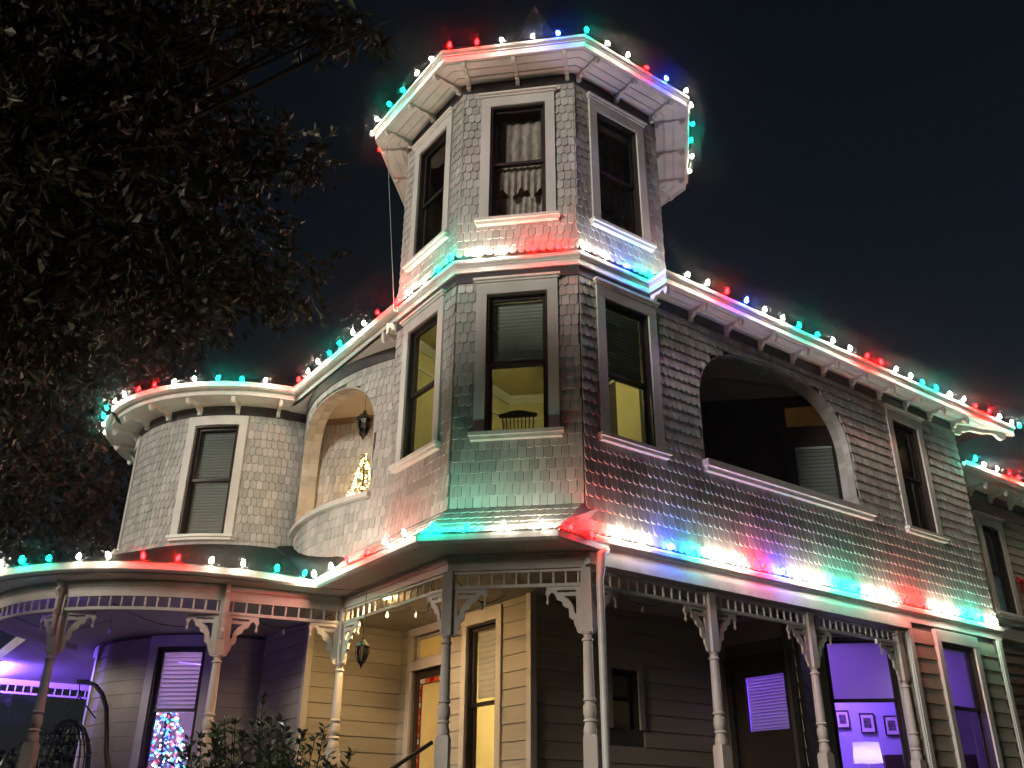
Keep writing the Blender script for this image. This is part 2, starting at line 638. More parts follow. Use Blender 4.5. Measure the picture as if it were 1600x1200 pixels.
# individual shingles: the front face of the tower below the belt cornice
variants = []
for i in range(4):
    t = MB()
    dp = (0.032, 0.038, 0.028, 0.034)[i]
    v, f = shingle_geo(shingle_outline(SH_W, SH_E, dp), SH_E, 0.024, lambda x, z, d: Vector((x, -d, z)))
    t.add(v, f)
    variants.append(mesh_of(t, 'shingle', 'shingle'))


def each_shingle(uc, z, w, e, th):
    p = PC(uc, z, 0)
    inst('shingle', random.choice(variants), p, tower_wall, rot=(0, random.uniform(-0.02, 0.02), 0),
         scale=(w / SH_W, th / 0.024, e / SH_E))


shingles(None, PC, 0.004, S8 - 0.004, 3.97, 7.66, [hW2], each=each_shingle)
mb = MB()
shingles(mb, PL, 0.004, S8 - 0.004, 3.97, 7.66, [hL2], dep=0.034)
shingles(mb, PC3, -0.03, S8 + 0.03, 8.10, 11.60, [hW3], dep=0.046)
shingles(mb, PL3, -0.03, S8 + 0.03, 8.10, 11.60, [hL3], dep=0.046)
obj('shingles', mb, 'shingle', tower_wall, kind='stuff')
mb = MB()
shingles(mb, PR3, -0.03, S8 + 0.03, 8.10, 11.60, [hW3], dep=0.046)
obj('shingles', mb, 'shingle', upper_wall, kind='stuff')

# right wing wall over the porch
RLEN = 10.35
hR2 = wnd(W2)
hRf = (7.98, 8.86, 5.09, 7.32)
mb = MB()
panel(mb, PR, 0, RLEN, 3.42, 8.0, [hR2, R_ARCH, hRf], -0.28, 0.0)
wing_wall = obj('wing_wall', mb, 'backing', house)
mb = MB()
shingles(mb, PRf, 0.004, RLEN, 3.56, 7.70, [hR2, hRf], [R_ARCH], dep=0.048, th=0.034)
obj('shingles', mb, 'shingle', wing_wall, kind='stuff')
mb = MB()      # end wall of the wing
pend = PR(RLEN, 0, 0)
PE = plane((pend.x, pend.y), (-q, q))
panel(mb, PE, 0, 6, -0.35, 8.0, [], -0.2, 0.0)
end_wall = obj('end_wall', mb, 'backing', house)
mb = MB()
shingles(mb, plane((pend.x, pend.y), (-q, q), flareR), 0, 3.0, 3.56, 7.70, dep=0.03)
obj('shingles', mb, 'shingle', end_wall, kind='stuff')
# shingled reveal of the arch
mb = MB()


def arch_reveal(mb, sf, h, depth, nrow=2):
    pts = []
    zz = h[2]
    n = 44
    for i in range(10): pts.append((h[0], h[2] + (ztop(h, h[0] + 1e-4) - h[2]) * i / 10))
    for i in range(n + 1):
        t = (1 - math.cos(math.pi * i / n)) / 2
        u = h[0] + (h[1] - h[0]) * t
        pts.append((u, ztop(h, min(max(u, h[0] + 1e-4), h[1] - 1e-4))))
    for i in range(10): pts.append((h[1], ztop(h, h[1] - 1e-4) - (ztop(h, h[1] - 1e-4) - h[2]) * (i + 1) / 10))
    acc = 0
    last = pts[0]
    for p in pts[1:]:
        L = math.hypot(p[0] - last[0], p[1] - last[1])
        if L < 0.09: continue
        nx, nz = (p[1] - last[1]) / L, -(p[0] - last[0]) / L
        for r in range(nrow):
            d1, d0 = 0.012 - depth * r / nrow, 0.0 - depth * (r + 1) / nrow
            t1, t0 = 0.022 - 0.006 * r, 0.006
            a, b = last, p
            mb.hexa([sf(a[0], a[1], d0), sf(b[0], b[1], d0), sf(b[0], b[1], d1), sf(a[0], a[1], d1),
                     sf(a[0] + nx * t0, a[1] + nz * t0, d0), sf(b[0] + nx * t0, b[1] + nz * t0, d0),
                     sf(b[0] + nx * t1, b[1] + nz * t1, d1), sf(a[0] + nx * t1, a[1] + nz * t1, d1)])
        last = p


arch_reveal(mb, PR, R_ARCH, 0.28)
obj('arch_reveal', mb, 'shingle', wing_wall)
mb = MB()
mb.box(PR, R_ARCH[0] - 0.06, R_ARCH[1] + 0.3, 5.06, 5.17, -0.30, 0.15)
mb.box(PR, R_ARCH[0] - 0.03, R_ARCH[1] + 0.26, 4.99, 5.06, 0.0, 0.10)
obj('balcony_sill', mb, 'trim', wing_wall)

# bowed balcony wall
mb = MB()
BU0, BU1 = bu(-7.36, 17.6), bu(-3.9, 14.0)
panel(mb, PB, BU0, BU1, 3.45, 7.95, [B_ARCH], -0.30, 0.0, 0.12)
bow_wall = obj('bowed_wall', mb, 'backing', house)
mb = MB()
shingles(mb, PB, BU0, BU1, 3.95, 7.62, [], [B_ARCH], dep=0.026, th=0.019)
obj('shingles', mb, 'shingle', bow_wall, kind='stuff')
mb = MB()
arch_reveal(mb, PB, B_ARCH, 0.30)
obj('arch_reveal', mb, 'shingle', bow_wall)
mb = MB()
mb.box(PB, bl - 0.03, br + 0.03, 5.03, 5.12, -0.31, 0.11, 18)
obj('balcony_sill', mb, 'casing', bow_wall)

# turret
TW = [(-86.5, 0.93), (-147.0, 0.93)]
th2 = [(tu(a) - w / 2, tu(a) + w / 2, W2[0], W2[1]) for a, w in TW]
th1 = [(tu(a) - w / 2, tu(a) + w / 2, 0.75, HEAD1) for a, w in TW]
mb = MB()
panel(mb, PT, 0, tu(-25), -0.35, 7.95, th2 + th1, -0.16, 0.0, 0.15)
turret_wall = obj('turret_wall', mb, 'backing', house)
mb = MB()
shingles(mb, PT, tu(-185), tu(-32), 4.80, 7.66, th2, dep=0.046, th=0.020)
obj('shingles', mb, 'shingle', turret_wall, kind='stuff')
for zz in range(12):       # clapboards under the porch
    z0 = 0.2 + zz * 0.245
    for a, b in ((tu(-185), th1[1][0] - .1), (th1[1][1] + .1, th1[0][0] - .1), (th1[0][1] + .1, tu(-40))):
        mb = MB()
        n = max(2, int((b - a) / 0.25))
        for i in range(n):
            u, w = a + (b - a) * i / n, a + (b - a) * (i + 1) / n
            mb.hexa([PT(u, z0, .024), PT(w, z0, .024), PT(w, z0, 0), PT(u, z0, 0),
                     PT(u, z0 + .243, .008), PT(w, z0 + .243, .008), PT(w, z0 + .243, 0), PT(u, z0 + .243, 0)])
        obj('clapboard', mb, 'clap', turret_wall)

# ------------------------------------------------------------------ windows


def window(sf, h, par, nu=1, sash='sash', casing=0.16, crown=True, sill=True, sillw=0.22, cmat='casing', glass='glass', mid=0.5, deep=0.0):
    u0, u1, z0, z1 = h
    c = casing
    mb = MB()
    mb.box(sf, u0 - c, u0, z0, z1, -0.02, 0.055)
    mb.box(sf, u1, u1 + c, z0, z1, -0.02, 0.055)
    mb.box(sf, u0 - c, u1 + c, z1, z1 + 0.20, -0.02, 0.058, nu)
    w = obj('window', mb, cmat, par)
    mb = MB()
    mb.box(sf, u0 + .001, u0 + 0.035, z0, z1, -0.155, 0.02)
    mb.box(sf, u1 - 0.035, u1 - .001, z0, z1, -0.155, 0.02)
    mb.box(sf, u0 + .035, u1 - .035, z1 - 0.035, z1 - 0.001, -0.155, 0.02, nu)
    obj('jamb', mb, sash, w)
    if crown:
        mb = MB()
        mb.box(sf, u0 - c - 0.03, u1 + c + 0.03, z1 + 0.20, z1 + 0.235, -0.01, 0.085, nu)
        mb.box(sf, u0 - c - 0.05, u1 + c + 0.05, z1 + 0.235, z1 + 0.27, -0.01, 0.12, nu)
        obj('crown', mb, 'trim', w)
    if sill:
        mb = MB()
        mb.box(sf, u0 - sillw, u1 + sillw, z0 - 0.055, z0 - 0.001, -0.02, 0.135, nu)
        mb.box(sf, u0 - sillw + .025, u1 + sillw - .025, z0 - 0.11, z0 - 0.056, 0.0, 0.10, nu)
        obj('sill', mb, 'trim', w)
    a, b = u0 + 0.036, u1 - 0.036
    zm = z0 + (z1 - z0) * mid
    for k, (p, r, d) in enumerate(((zm - 0.025, z1 - 0.037, -0.055), (z0 + 0.002, zm + 0.025, -0.10))):
        mb = MB()
        mb.box(sf, a, a + 0.05, p, r, d - 0.035, d)
        mb.box(sf, b - 0.05, b, p, r, d - 0.035, d)
        mb.box(sf, a + 0.05, b - 0.05, r - 0.05, r, d - 0.035, d, nu)
        mb.box(sf, a + 0.05, b - 0.05, p, p + 0.055, d - 0.035, d, nu)
        obj('sash', mb, sash, w)
        mb = MB()
        x, y = a + 0.05, b - 0.05
        mb.add([sf(x, p + .05, d - .02), sf(y, p + .05, d - .02), sf(y, r - .05, d - .02), sf(x, r - .05, d - .02)], [(0, 1, 2, 3)])
        obj('pane', mb, glass, w)
    return w


def blind(sf, u0, u1, z0, z1, label, d=-0.165, pitch=0.062, nu=1, m='blind', flat=False):
    c = sf((u0 + u1) / 2, z0, d)
    t = thing('window_blind', (c.x, c.y, z0), label, 'blind', None)
    mb = MB()
    mb.box(sf, u0, u1, z1 - 0.05, z1, d - 0.03, d + 0.03)
    obj('head_rail', mb, m, t)
    if flat:
        mb = MB()
        mb.box(sf, u0 + .01, u1 - .01, z0, z1 - .05, d - 0.004, d + 0.004)
        obj('fabric', mb, m, t)
        return t
    n = int((z1 - 0.06 - z0) / pitch)
    for i in range(n):
        z = z1 - 0.06 - (i + 1) * pitch
        mb = MB()
        k = random.uniform(-.003, .003)
        h_ = pitch * 1.06
        rows_ = [(z, d - .016), (z + h_ * .35, d + .006), (z + h_ * .7, d + .014), (z + h_, d + .010)]
        vv = []
        for zz, dd in rows_: vv += [sf(u0, zz + k, dd), sf(u1, zz - k, dd), sf(u1, zz - k, dd - .003), sf(u0, zz + k, dd - .003)]
        mb.add(vv, [(4 * r + a_, 4 * r + (a_ + 1) % 4, 4 * r + 4 + (a_ + 1) % 4, 4 * r + 4 + a_) for r in range(3) for a_ in range(4)])
        obj('slat', mb, m, t)
    return t


def curtain(sf, u0, u1, z0, z1, label, d=-0.25, amp=0.03, waves=7, swag=None, m='lace'):
    n, rows = 40, 12
    mb = MB()
    v = []
    for j in range(rows + 1):
        for i in range(n + 1):
            t = i / n
            k = j / rows
            zb = z0
            if swag: zb = z0 + swag * abs(math.sin(t * math.pi * 2.5 + .4)) + 0.02 * math.sin(t * 40)
            z = z1 + (zb - z1) * k
            v.append(sf(u0 + (u1 - u0) * t, z, d + amp * math.sin(t * waves * 2 * math.pi + k * .6) * (.4 + .6 * k)))
    f = [(j * (n + 1) + i, j * (n + 1) + i + 1, (j + 1) * (n + 1) + i + 1, (j + 1) * (n + 1) + i) for j in range(rows) for i in range(n)]
    mb.add(v, f)
    o = obj('curtain', mb, m, None, True)
    return setp(o, label, 'curtain')


window(PC, hW2, house)
window(PL, hL2, house)
window(PR, hR2, house, mid=0.47)
window(PC, hW3, house)
window(PL, hL3, house)
window(PR, hW3, house)
window(PR, hRf, house)
window(PT, th2[0], house, 5, crown=False, sillw=0.18)
window(PT, th2[1], house, 5, crown=False, sillw=0.18)
window(PT, th1[0], house, 5, crown=False, sillw=0.18, mid=0.5)
window(PT, th1[1], house, 5, crown=False, sillw=0.18, mid=0.5)
blind(PC, WU[0] + .06, WU[1] - .06, 6.22, 7.40, 'slatted blind lowered halfway in the front window of the tower, middle storey')
blind(PR, WU[0] + .06, WU[1] - .06, 6.15, 7.40, 'green-tinted slatted blind lowered halfway in the right tower window, middle storey')
blind(PT, th2[0][0] + .037, th2[0][1] - .037, W2[0] + .02, W2[1] - .03, 'closed slatted blind in the upper window of the round turret', d=-.15)
blind(PT, th1[0][0] + .06, th1[0][1] - .06, 1.80, HEAD1 - .03, 'violet-lit slatted blind above the coloured Christmas tree in the porch window', m='shade', pitch=0.075)
blind(PT, th1[1][0] + .06, th1[1][1] - .06, 0.80, HEAD1 - .03, 'pale violet blind in the narrow window at the far left of the porch', m='shade', flat=True)
blind(PT, th2[1][0] + .06, th2[1][1] - .06, W2[0] + .02, W2[1] - .03, 'grey blind in the edge-on window at the left side of the turret', m='blind', flat=True)
curtain(PC, WU[0] + .03, WU[1] - .03, 9.72, 11.15, 'long lace curtain behind the upper sash of the front top tower window', d=-.30, waves=5)
curtain(PC, WU[0] + .03, WU[1] - .03, 9.35, 10.05, 'scalloped lace valance across the lower sash of the front top tower window', d=-.20, waves=8, swag=.22)
curtain(PR, WU[0] + .03, WU[1] - .03, 9.85, 11.15, 'brownish lace curtain behind the upper sash of the right top tower window', d=-.30, waves=6)
curtain(PR, WU[0] + .03, WU[1] - .03, 9.30, 10.0, 'greenish scalloped valance across the lower sash of the right top tower window', d=-.20, waves=8, swag=.2)
curtain(PC, WU[0] + .03, WU[1] - .03, 8.85, 9.5, 'dark café curtain along the bottom of the front top tower window', d=-.33, waves=9)
curtain(PR, WU[0] + .03, WU[1] - .03, 8.85, 9.45, 'dark café curtain along the bottom of the right top tower window', d=-.33, waves=9)

# ------------------------------------------------------------------ cornices, eaves, brackets
PROF_BRACKET = [(0, 0), (1, 0), (1, -.05), (.97, -.10), (.91, -.125), (.85, -.11), (.815, -.07), (.77, -.045), (.68, -.05),
                (.56, -.075), (.44, -.07), (.36, -.06), (.28, -.075), (.24, -.10), (.14, -.11), (.13, -.165), (0, -.165)]


def bracket(o, nrm, length, z, par, th=0.065, vs_=1.0):
    mb = MB()
    mb.extr([(a * length, b * vs_) for a, b in PROF_BRACKET], (o[0], o[1], z), (nrm[0], nrm[1], 0), (0, 0, 1), (-nrm[1], nrm[0], 0), th)
    return obj('bracket', mb, 'trim', par)


EAVE_A = 2.921
oct_e = [octp(EAVE_A, -112.5 + 45 * k) for k in range(8)]
oct_w = [octp(AIN, -112.5 + 45 * k) for k in range(8)]
mb = MB()
mb.sweep(oct_e, [(-.04, -.215), (0, -.215), (0, -.10), (.015, -.095), (.015, -.07), (.05, -.045), (.06, -.02), (.06, 0), (-.04, 0)], True)
for p in mb.v: pass
mb.v = [(x, y, z + ZE) for x, y, z in mb.v]
tower_eave = obj('tower_eave', mb, 'trim', house)
mb = MB()
n = 8
mb.add([(*octp(EAVE_A - .02, -112.5 + 45 * k), ZE - .19) for k in range(8)] + [(*octp(AIN - .1, -112.5 + 45 * k), ZE - .17) for k in range(8)],
       [(k, (k + 1) % 8, 8 + (k + 1) % 8, 8 + k) for k in range(8)])
for rr in (.12, .30, .47):     # board joints of the soffit
    pts = [octp(AIN + rr, -112.5 + 45 * k) for k in range(8)]
    mb.sweep(pts, [(-.075, ZE - .205), (.075, ZE - .205), (.078, ZE - .185), (-.078, ZE - .185)], True)
obj('soffit', mb, 'soffit', tower_eave)
mb = MB()
mb.sweep(oct_w, [(-.01, ZE - .40), (.03, ZE - .40), (.035, ZE - .21), (-.01, ZE - .21)], True)
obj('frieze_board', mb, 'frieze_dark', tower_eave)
for k in range(8):
    a, b = Vector(oct_w[k]), Vector(oct_w[(k + 1) % 8])
    d = (b - a).normalized()
    nn = (d.y, -d.x)
    for fr in (0.045, 0.5, 0.955):
        p = a + (b - a) * fr
        bracket((p.x + nn[0] * .03, p.y + nn[1] * .03), nn, EAVE_A - AIN - .06, ZE - .19, tower_eave)
mb = MB()     # steep octagonal roof
mb.add([(*octp(EAVE_A + .08, -112.5 + 45 * k), ZE) for k in range(8)] + [(*octp(1.0, -112.5 + 45 * k), 13.55) for k in range(8)] + [(CX, CY, 16.15)],
       [(k, (k + 1) % 8, 8 + (k + 1) % 8, 8 + k) for k in range(8)] + [(8 + k, 8 + (k + 1) % 8, 16) for k in range(8)])
obj('tower_roof', mb, 'roof', house)

# belt cornice round the tower, then the main eaves
EO = 0.479
e1 = PR(1.43, 0, EO)
e0 = PR(1.43, 0, 0.075)
e2 = PR(12.05, 0, EO)
b_c1, b_c2 = octp(2.371, -112.5), octp(2.371, -67.5)
sL = 6.25
bL = (b_c1[0] + T_L[0] * sL, b_c1[1] + T_L[1] * sL)
PROF_EAVE = [(-.06, -.20), (0, -.20), (0, -.105), (.012, -.10), (.012, -.08), (.045, -.055), (.055, -.03), (.055, 0), (-.06, 0)]
prof = [(o, z + ZB) for o, z in PROF_EAVE]
mb = MB()
mb.sweep([bL, b_c1, b_c2, (e0.x, e0.y), (e1.x, e1.y), (e2.x, e2.y)], prof)
belt = obj('cornice', mb, 'trim', house)
mb = MB()      # ledge on top of the belt where the upper wall flares out
mb.sweep([V1, V2, V3, (PR(S8, 0, 0).x, PR(S8, 0, 0).y)], [(-.1, ZB - .1), (.085, ZB - .06), (.085, ZB + .012), (-.1, ZB + .1)])
obj('ledge', mb, 'trim', belt)
mb = MB()
mb.sweep([V1, V2, V3, (PR(RLEN, 0, 0).x, PR(RLEN, 0, 0).y)], [(-.01, 7.66), (.034, 7.66), (.04, ZB - .19), (-.01, ZB - .19)])
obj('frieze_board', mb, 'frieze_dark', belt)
mb = MB()
a = PR(RLEN, 0, 0)
mb.slab([tuple(PR(1.43, 0, 0.0).xy), tuple(PR(1.43, 0, EO - .02).xy), tuple(PR(12.03, 0, EO - .02).xy), (PR(12.03, 0, EO - .1).x, PR(12.03, 0, EO - .1).y), tuple(PR(RLEN, 0, 0).xy)], ZB - .185, ZB - .15)
for dd in (.12, .29):
    mb.slab([tuple(PR(1.46, 0, dd - .07).xy), tuple(PR(1.46, 0, dd + .07).xy), tuple(PR(11.2 if dd > .2 else 10.6, 0, dd + .07).xy), tuple(PR(11.2 if dd > .2 else 10.5, 0, dd - .07).xy)], ZB - .20, ZB - .184)
soff = obj('soffit', mb, 'soffit', belt)
for k in range(11):
    s_ = 1.52 + k * 0.875
    p = PR(s_, 0, .035)
    bracket((p.x, p.y), N_R, EO - .09, ZB - .185, belt, 0.07, 1.25)
p = PR(RLEN, 0, 0)
dv = (PR(11.9, 0, EO - .06).xy - p.xy)
bracket((p.x, p.y), tuple(dv.normalized()), dv.length * .93, ZB - .185, belt, 0.07, 1.4)
mb = MB()      # main roof, hipped back from the eaves
rb = PR(6.0, 0, -5.0)
mb.add([(e1.x, e1.y, ZB), (e2.x, e2.y, ZB), (PR(11.6, 0, -7).x, PR(11.6, 0, -7).y, ZB), (rb.x, rb.y, ZB + 2.4), (PR(2.5, 0, -5).x, PR(2.5, 0, -5).y, ZB + 2.4),
        (PR(1.2, 0, -8).x, PR(1.2, 0, -8).y, ZB)], [(0, 1, 3, 4), (1, 2, 3), (2, 5, 4, 3)])
mb.add([(bL[0], bL[1], ZB), (b_c1[0] + T_L[0] * 1.9, b_c1[1] + T_L[1] * 1.9, ZB), (-2.4, 17.5, ZB + 1.8), (-6.2, 20.5, ZB + 1.8)], [(0, 1, 2, 3)])
obj('main_roof', mb, 'roof', house)

# gutter of the left eave, its soffit and brackets
mb = MB()
g0 = (b_c1[0] + T_L[0] * 1.75, b_c1[1] + T_L[1] * 1.75)
PROF_GUT = [(.05, -.13), (.10, -.125), (.135, -.09), (.14, -.02), (.15, 0), (.138, .002), (.125, -.02), (.12, -.085), (.06, -.10), (.055, 0), (.045, 0)]
mb.sweep([bL, g0], [(o, z + ZB + .03) for o, z in PROF_GUT])
obj('gutter', mb, 'gutter', belt)
mb = MB()
pts = [(b_c1[0] + T_L[0] * s, b_c1[1] + T_L[1] * s) for s in (1.9, 6.3)]
curve = [tuple(PB(BU0 + (BU1 - BU0) * i / 16, 0, -.1).xy) for i in range(17)]
mb.slab([pts[0], pts[1], (-7.6, 16.9)] + curve + [(-4.19, 14.0)], ZB - .20, ZB - .17)
obj('soffit', mb, 'soffit', belt)
mb = MB()
cv = [tuple(PB(BU0 + (BU1 - BU0) * i / 20, 0, 0).xy) for i in range(21)]
mb.sweep(cv, [(-.02, 7.60), (.035, 7.60), (.04, ZB - .2), (-.02, ZB - .2)])
obj('frieze_board', mb, 'frieze_dark', bow_wall)
pb_ = (V1[0] + 0.02, V1[1] + 0.06)
bracket((pb_[0], pb_[1]), (-q * .9, -q * .43), 0.34, ZB - .2, belt, .07, 1.6)
p = (b_c1[0] + T_L[0] * 2.35 - N_L[0] * .5, b_c1[1] + T_L[1] * 2.35 - N_L[1] * .5)
bracket(p, N_L, .5, ZB - .2, belt, .07, 1.6)

# turret eave
ER = 3.43
def tarc(r, a, b, n=48): return [(TC[0] + r * math.cos(R(a + (b - a) * i / n)), TC[1] + r * math.sin(R(a + (b - a) * i / n))) for i in range(n + 1)]


TEND = -57.5
mb = MB()
mb.sweep(tarc(ER, -250, TEND), prof)
mb.sweep(tarc(ER, -250, TEND), [(o, z + ZB + .03) for o, z in PROF_GUT])
turret_eave = obj('turret_eave', mb, 'trim', house, True)
mb = MB()
o_, i_ = tarc(ER - .01, -250, TEND), tarc(TR_ - .05, -250, TEND)
mb.add([(x, y, ZB - .18) for x, y in o_] + [(x, y, ZB - .18) for x, y in i_], [(i, i + 1, 50 + i, 49 + i) for i in range(48)])
obj('soffit', mb, 'soffit', turret_eave)
mb = MB()
mb.sweep(tarc(TR_, -250, -35), [(-.02, 7.64), (.03, 7.64), (.035, ZB - .185), (-.02, ZB - .185)])
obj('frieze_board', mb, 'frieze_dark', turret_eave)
for k in range(11):
    a = -62 - 16.3 * k
    d = (math.cos(R(a)), math.sin(R(a)))
    bracket((TC[0] + d[0] * (TR_ + .03), TC[1] + d[1] * (TR_ + .03)), d, ER - TR_ - .08, ZB - .18, turret_eave, .07, 1.2)
mb = MB()
o_ = tarc(ER + .05, -250, -20)
mb.add([(x, y, ZB) for x, y in o_] + [(TC[0], TC[1], ZB + 1.9)], [(i, i + 1, 49) for i in range(48)])
obj('turret_roof', mb, 'roof', house)
mb = MB()
a = R(-168)
x, y = TC[0] + 2.95 * math.cos(a), TC[1] + 2.95 * math.sin(a)
mb.tube([(x - .25, y, ZB - .05), (x - .2, y, ZB - .2), (x, y, ZB - .45), (x, y, 4.7)], .045, 8)
obj('downspout', mb, 'gutter', house, True)

# ------------------------------------------------------------------ porch roofs and gutters
PORCH_C, PORCH_R = (-8.42, 15.91), 3.86
def parc(r, a, b, n=40): return [(PORCH_C[0] + r * math.cos(R(a + (b - a) * i / n)), PORCH_C[1] + r * math.sin(R(a + (b - a) * i / n))) for i in range(n + 1)]


ZG = 3.45
GO = 0.64
G1 = (V2[0] - GO * math.tan(R(22.5)), V2[1] - GO)
G2 = (-1.245, V2[1] - GO)
G3 = (-0.66, 12.20)
lg = 3.15
G0 = (G1[0] + T_L[0] * lg, G1[1] + T_L[1] * lg)
larc = parc(PORCH_R, -205, -37.0)
PROF_PG = [(-.10, -.12), (-.03, -.125), (.012, -.095), (.02, -.02), (.03, 0), (.016, .002), (.004, -.02), (-.004, -.085), (-.085, -.10), (-.09, -.005), (-.10, -.005)]
mb = MB()
mb.sweep(larc, [(o, z + ZG) for o, z in PROF_PG])
obj('porch_gutter', mb, 'gutter', house, True)
mb = MB()
mb.sweep([G0, G1], [(o, z + ZG) for o, z in PROF_PG])
obj('porch_gutter', mb, 'gutter', house)
mb = MB()
mb.sweep([G1, G2], [(o, z + ZG + .003) for o, z in PROF_PG])
mb.sweep([G2, G3], [(o, z + ZG + .001) for o, z in PROF_PG])
pg = obj('porch_gutter', mb, 'gutter', house)
mb = MB()
d0 = PR(.16, 0, .10)
mb.tube([(G3[0] - .02, G3[1] - .08, ZG - .10), (d0.x + .01, d0.y - .03, ZG - .17), (d0.x, d0.y, ZG - .36), (d0.x - .02, d0.y + .01, ZG - .5), (d0.x - .02, d0.y + .01, -.3)],
        [.055, .06, .06, .05, .05], 10)
obj('downspout', mb, 'gutter', house, True)
# skirt roofs (shingled) of the front bay
def slope(o0, o1, w0, w1, zlow, zhigh):      # quad between gutter edge o0-o1 and wall line w0-w1
    o0, o1, w0, w1 = [Vector((p[0], p[1])) for p in (o0, o1, w0, w1)]
    L = (o1 - o0).length

    def f(u, v, d=0.0):
        a = o0 + (o1 - o0) * (u / L)
        b = w0 + (w1 - w0) * (u / L)
        p = a + (b - a) * v
        # drop like a bell-cast roof
        z = zlow + (zhigh - zlow) * (v * .75 + .25 * v * v)
        return Vector((p.x, p.y, z + d))
    return f, L


mb = MB()
W3s = PR(.30, 0, 0)
for (o0, o1, w0, w1) in ((G0, G1, (V2[0] + T_L[0] * (lg - .25), V2[1] + T_L[1] * (lg - .25)), V2), (G1, G2, V2, (V3[0] - .02, V3[1])), (G2, G3, (V3[0] - .02, V3[1]), (W3s.x, W3s.y))):
    f, L = slope(o0, o1, w0, w1, ZG + .0, 4.0)
    mb.add([f(0, 0), f(L, 0), f(L, .5), f(0, .5), f(L, 1), f(0, 1)], [(0, 1, 2, 3), (3, 2, 4, 5)])
skirt = obj('skirt_roof', mb, 'shingle', house)
mb = MB()
for (o0, o1, w0, w1) in ((G0, G1, (V2[0] + T_L[0] * (lg - .25), V2[1] + T_L[1] * (lg - .25)), V2), (G1, G2, V2, (V3[0] - .02, V3[1])), (G2, G3, (V3[0] - .02, V3[1]), (W3s.x, W3s.y))):
    f, L = slope(o0, o1, w0, w1, ZG + .0, 4.0)
    rows = 5
    for r in range(rows):
        u = -(SH_W / 2 if r % 2 else 0)
        while u < L:
            w = SH_W * random.uniform(.92, 1.08)
            a, b = max(u, 0), min(u + w, L)
            u += w
            if b - a < .03: continue
            pts = shingle_outline(b - a, .19, .03, .02)
            v, fc = shingle_geo(pts, .19, .022, lambda x, z, d, uc=(a + b) / 2, r=r: f(min(max(uc + x, 0), L), min((r + z / .19) / rows, 1.02), d))
            mb.add(v, fc)
obj('shingles', mb, 'shingle', skirt, kind='stuff')
# low roof over the round porch
mb = MB()
n = 40
inner = []
for i, p in enumerate(larc):
    a = math.atan2(p[1] - TC[1], p[0] - TC[0])
    inner.append((TC[0] + (TR_ - .1) * math.cos(a), TC[1] + (TR_ - .1) * math.sin(a)))
v = []
for k in range(4):
    t = k / 3
    for (p, w) in zip(larc, inner):
        v.append((p[0] + (w[0] - p[0]) * t, p[1] + (w[1] - p[1]) * t, ZG - .02 + (4.97 - ZG) * t))
mb.add(v, [(k * 41 + i, k * 41 + i + 1, (k + 1) * 41 + i + 1, (k + 1) * 41 + i) for k in range(3) for i in range(40)])
# infill between the round roof, the bowed wall and the straight skirt
mb.add([(larc[-1][0], larc[-1][1], ZG - .02), (G0[0], G0[1], ZG - .02), (-4.19, 14.3, 4.02), (-5.4, 15.2, 4.5), (inner[-1][0], inner[-1][1], 4.97)], [(0, 1, 2, 3, 4)])
obj('porch_roof', mb, 'roof', house, True)

# ------------------------------------------------------------------ porch structure
K5, K4, K3, K2, K1, K1b = (-5.95, 15.21), (-4.68, 16.48), (-1.93, 13.73), (1.0, 16.70), (2.05, 15.66), (2.50, 17.05)
K0 = tuple(PR(7.20, 0, -.02).xy)
P2 = (V2[0] + T_L[0] * 3.05, V2[1] + T_L[1] * 3.05)
def pc(a, r=3.33): return (PORCH_C[0] + r * math.cos(R(a)), PORCH_C[1] + r * math.sin(R(a)))


P1, P0, PM = pc(-55.9), pc(-98.3), pc(-140.7)
P5, P6, P7 = [tuple(PR(s, 0, -.06).xy) for s in (2.37, 4.62, 7.02)]
P3, P4 = (V2[0] + .02, V2[1] + .06), (V3[0] - .02, V3[1] + .06)
K6 = (-7.35, 16.62)
ZC = 3.20


def boards(mb, poly, z, pitch, ang):     # bead boards clipped roughly by drawing narrow grooves as strips
    pass


mb = MB()
mb.slab([P2, P3, P4, tuple(PR(7.3, 0, -.05).xy), K0, K1b, K1, K2, K3, K4, K5], ZC, ZC + .06)
ceil_ = obj('porch_ceiling', mb, 'ceiling_board', house)


def clip_line(poly, o, d):      # interval of line o + d*t inside a polygon -> list of (t0, t1)
    ts = []
    for i in range(len(poly)):
        a, b = poly[i], poly[(i + 1) % len(poly)]
        ax, ay, bx, by = a[0] - o[0], a[1] - o[1], b[0] - o[0], b[1] - o[1]
        sa, sb = d[0] * ay - d[1] * ax, d[0] * by - d[1] * bx
        if (sa > 0) != (sb > 0):
            k = sa / (sa - sb)
            x, y = ax + (bx - ax) * k, ay + (by - ay) * k
            ts.append(x * d[0] + y * d[1])
    ts.sort()
    return list(zip(ts[::2], ts[1::2]))


poly = [P2, P3, P4, K3, K4, K5]
mbb = MB()
for i in range(60):
    o = (V2[0] + N_L[0] * (.3 - i * .085), V2[1] + N_L[1] * (.3 - i * .085))
    for t0, t1 in clip_line(poly, o, T_L):
        if t1 - t0 < .1: continue
        a = (o[0] + T_L[0] * t0, o[1] + T_L[1] * t0)
        b = (o[0] + T_L[0] * t1, o[1] + T_L[1] * t1)
        mb = MB()
        mb.sweep([a, b], [(-.038, ZC - .015), (.038, ZC - .015), (.041, ZC - .002), (-.041, ZC - .002)])
        obj('ceiling_board', mb, 'ceiling_board', ceil_)
mb = MB()
left_poly = [P2, P1] + [pc(a) for a in range(-60, -185, -8)] + [(-16.6, 20.6), (-14.2, 23.3), (-9, 23), K6, K5]
mb.slab(left_poly, ZC + .002, ZC + .06)
obj('porch_ceiling', mb, 'violet_ceiling', house)
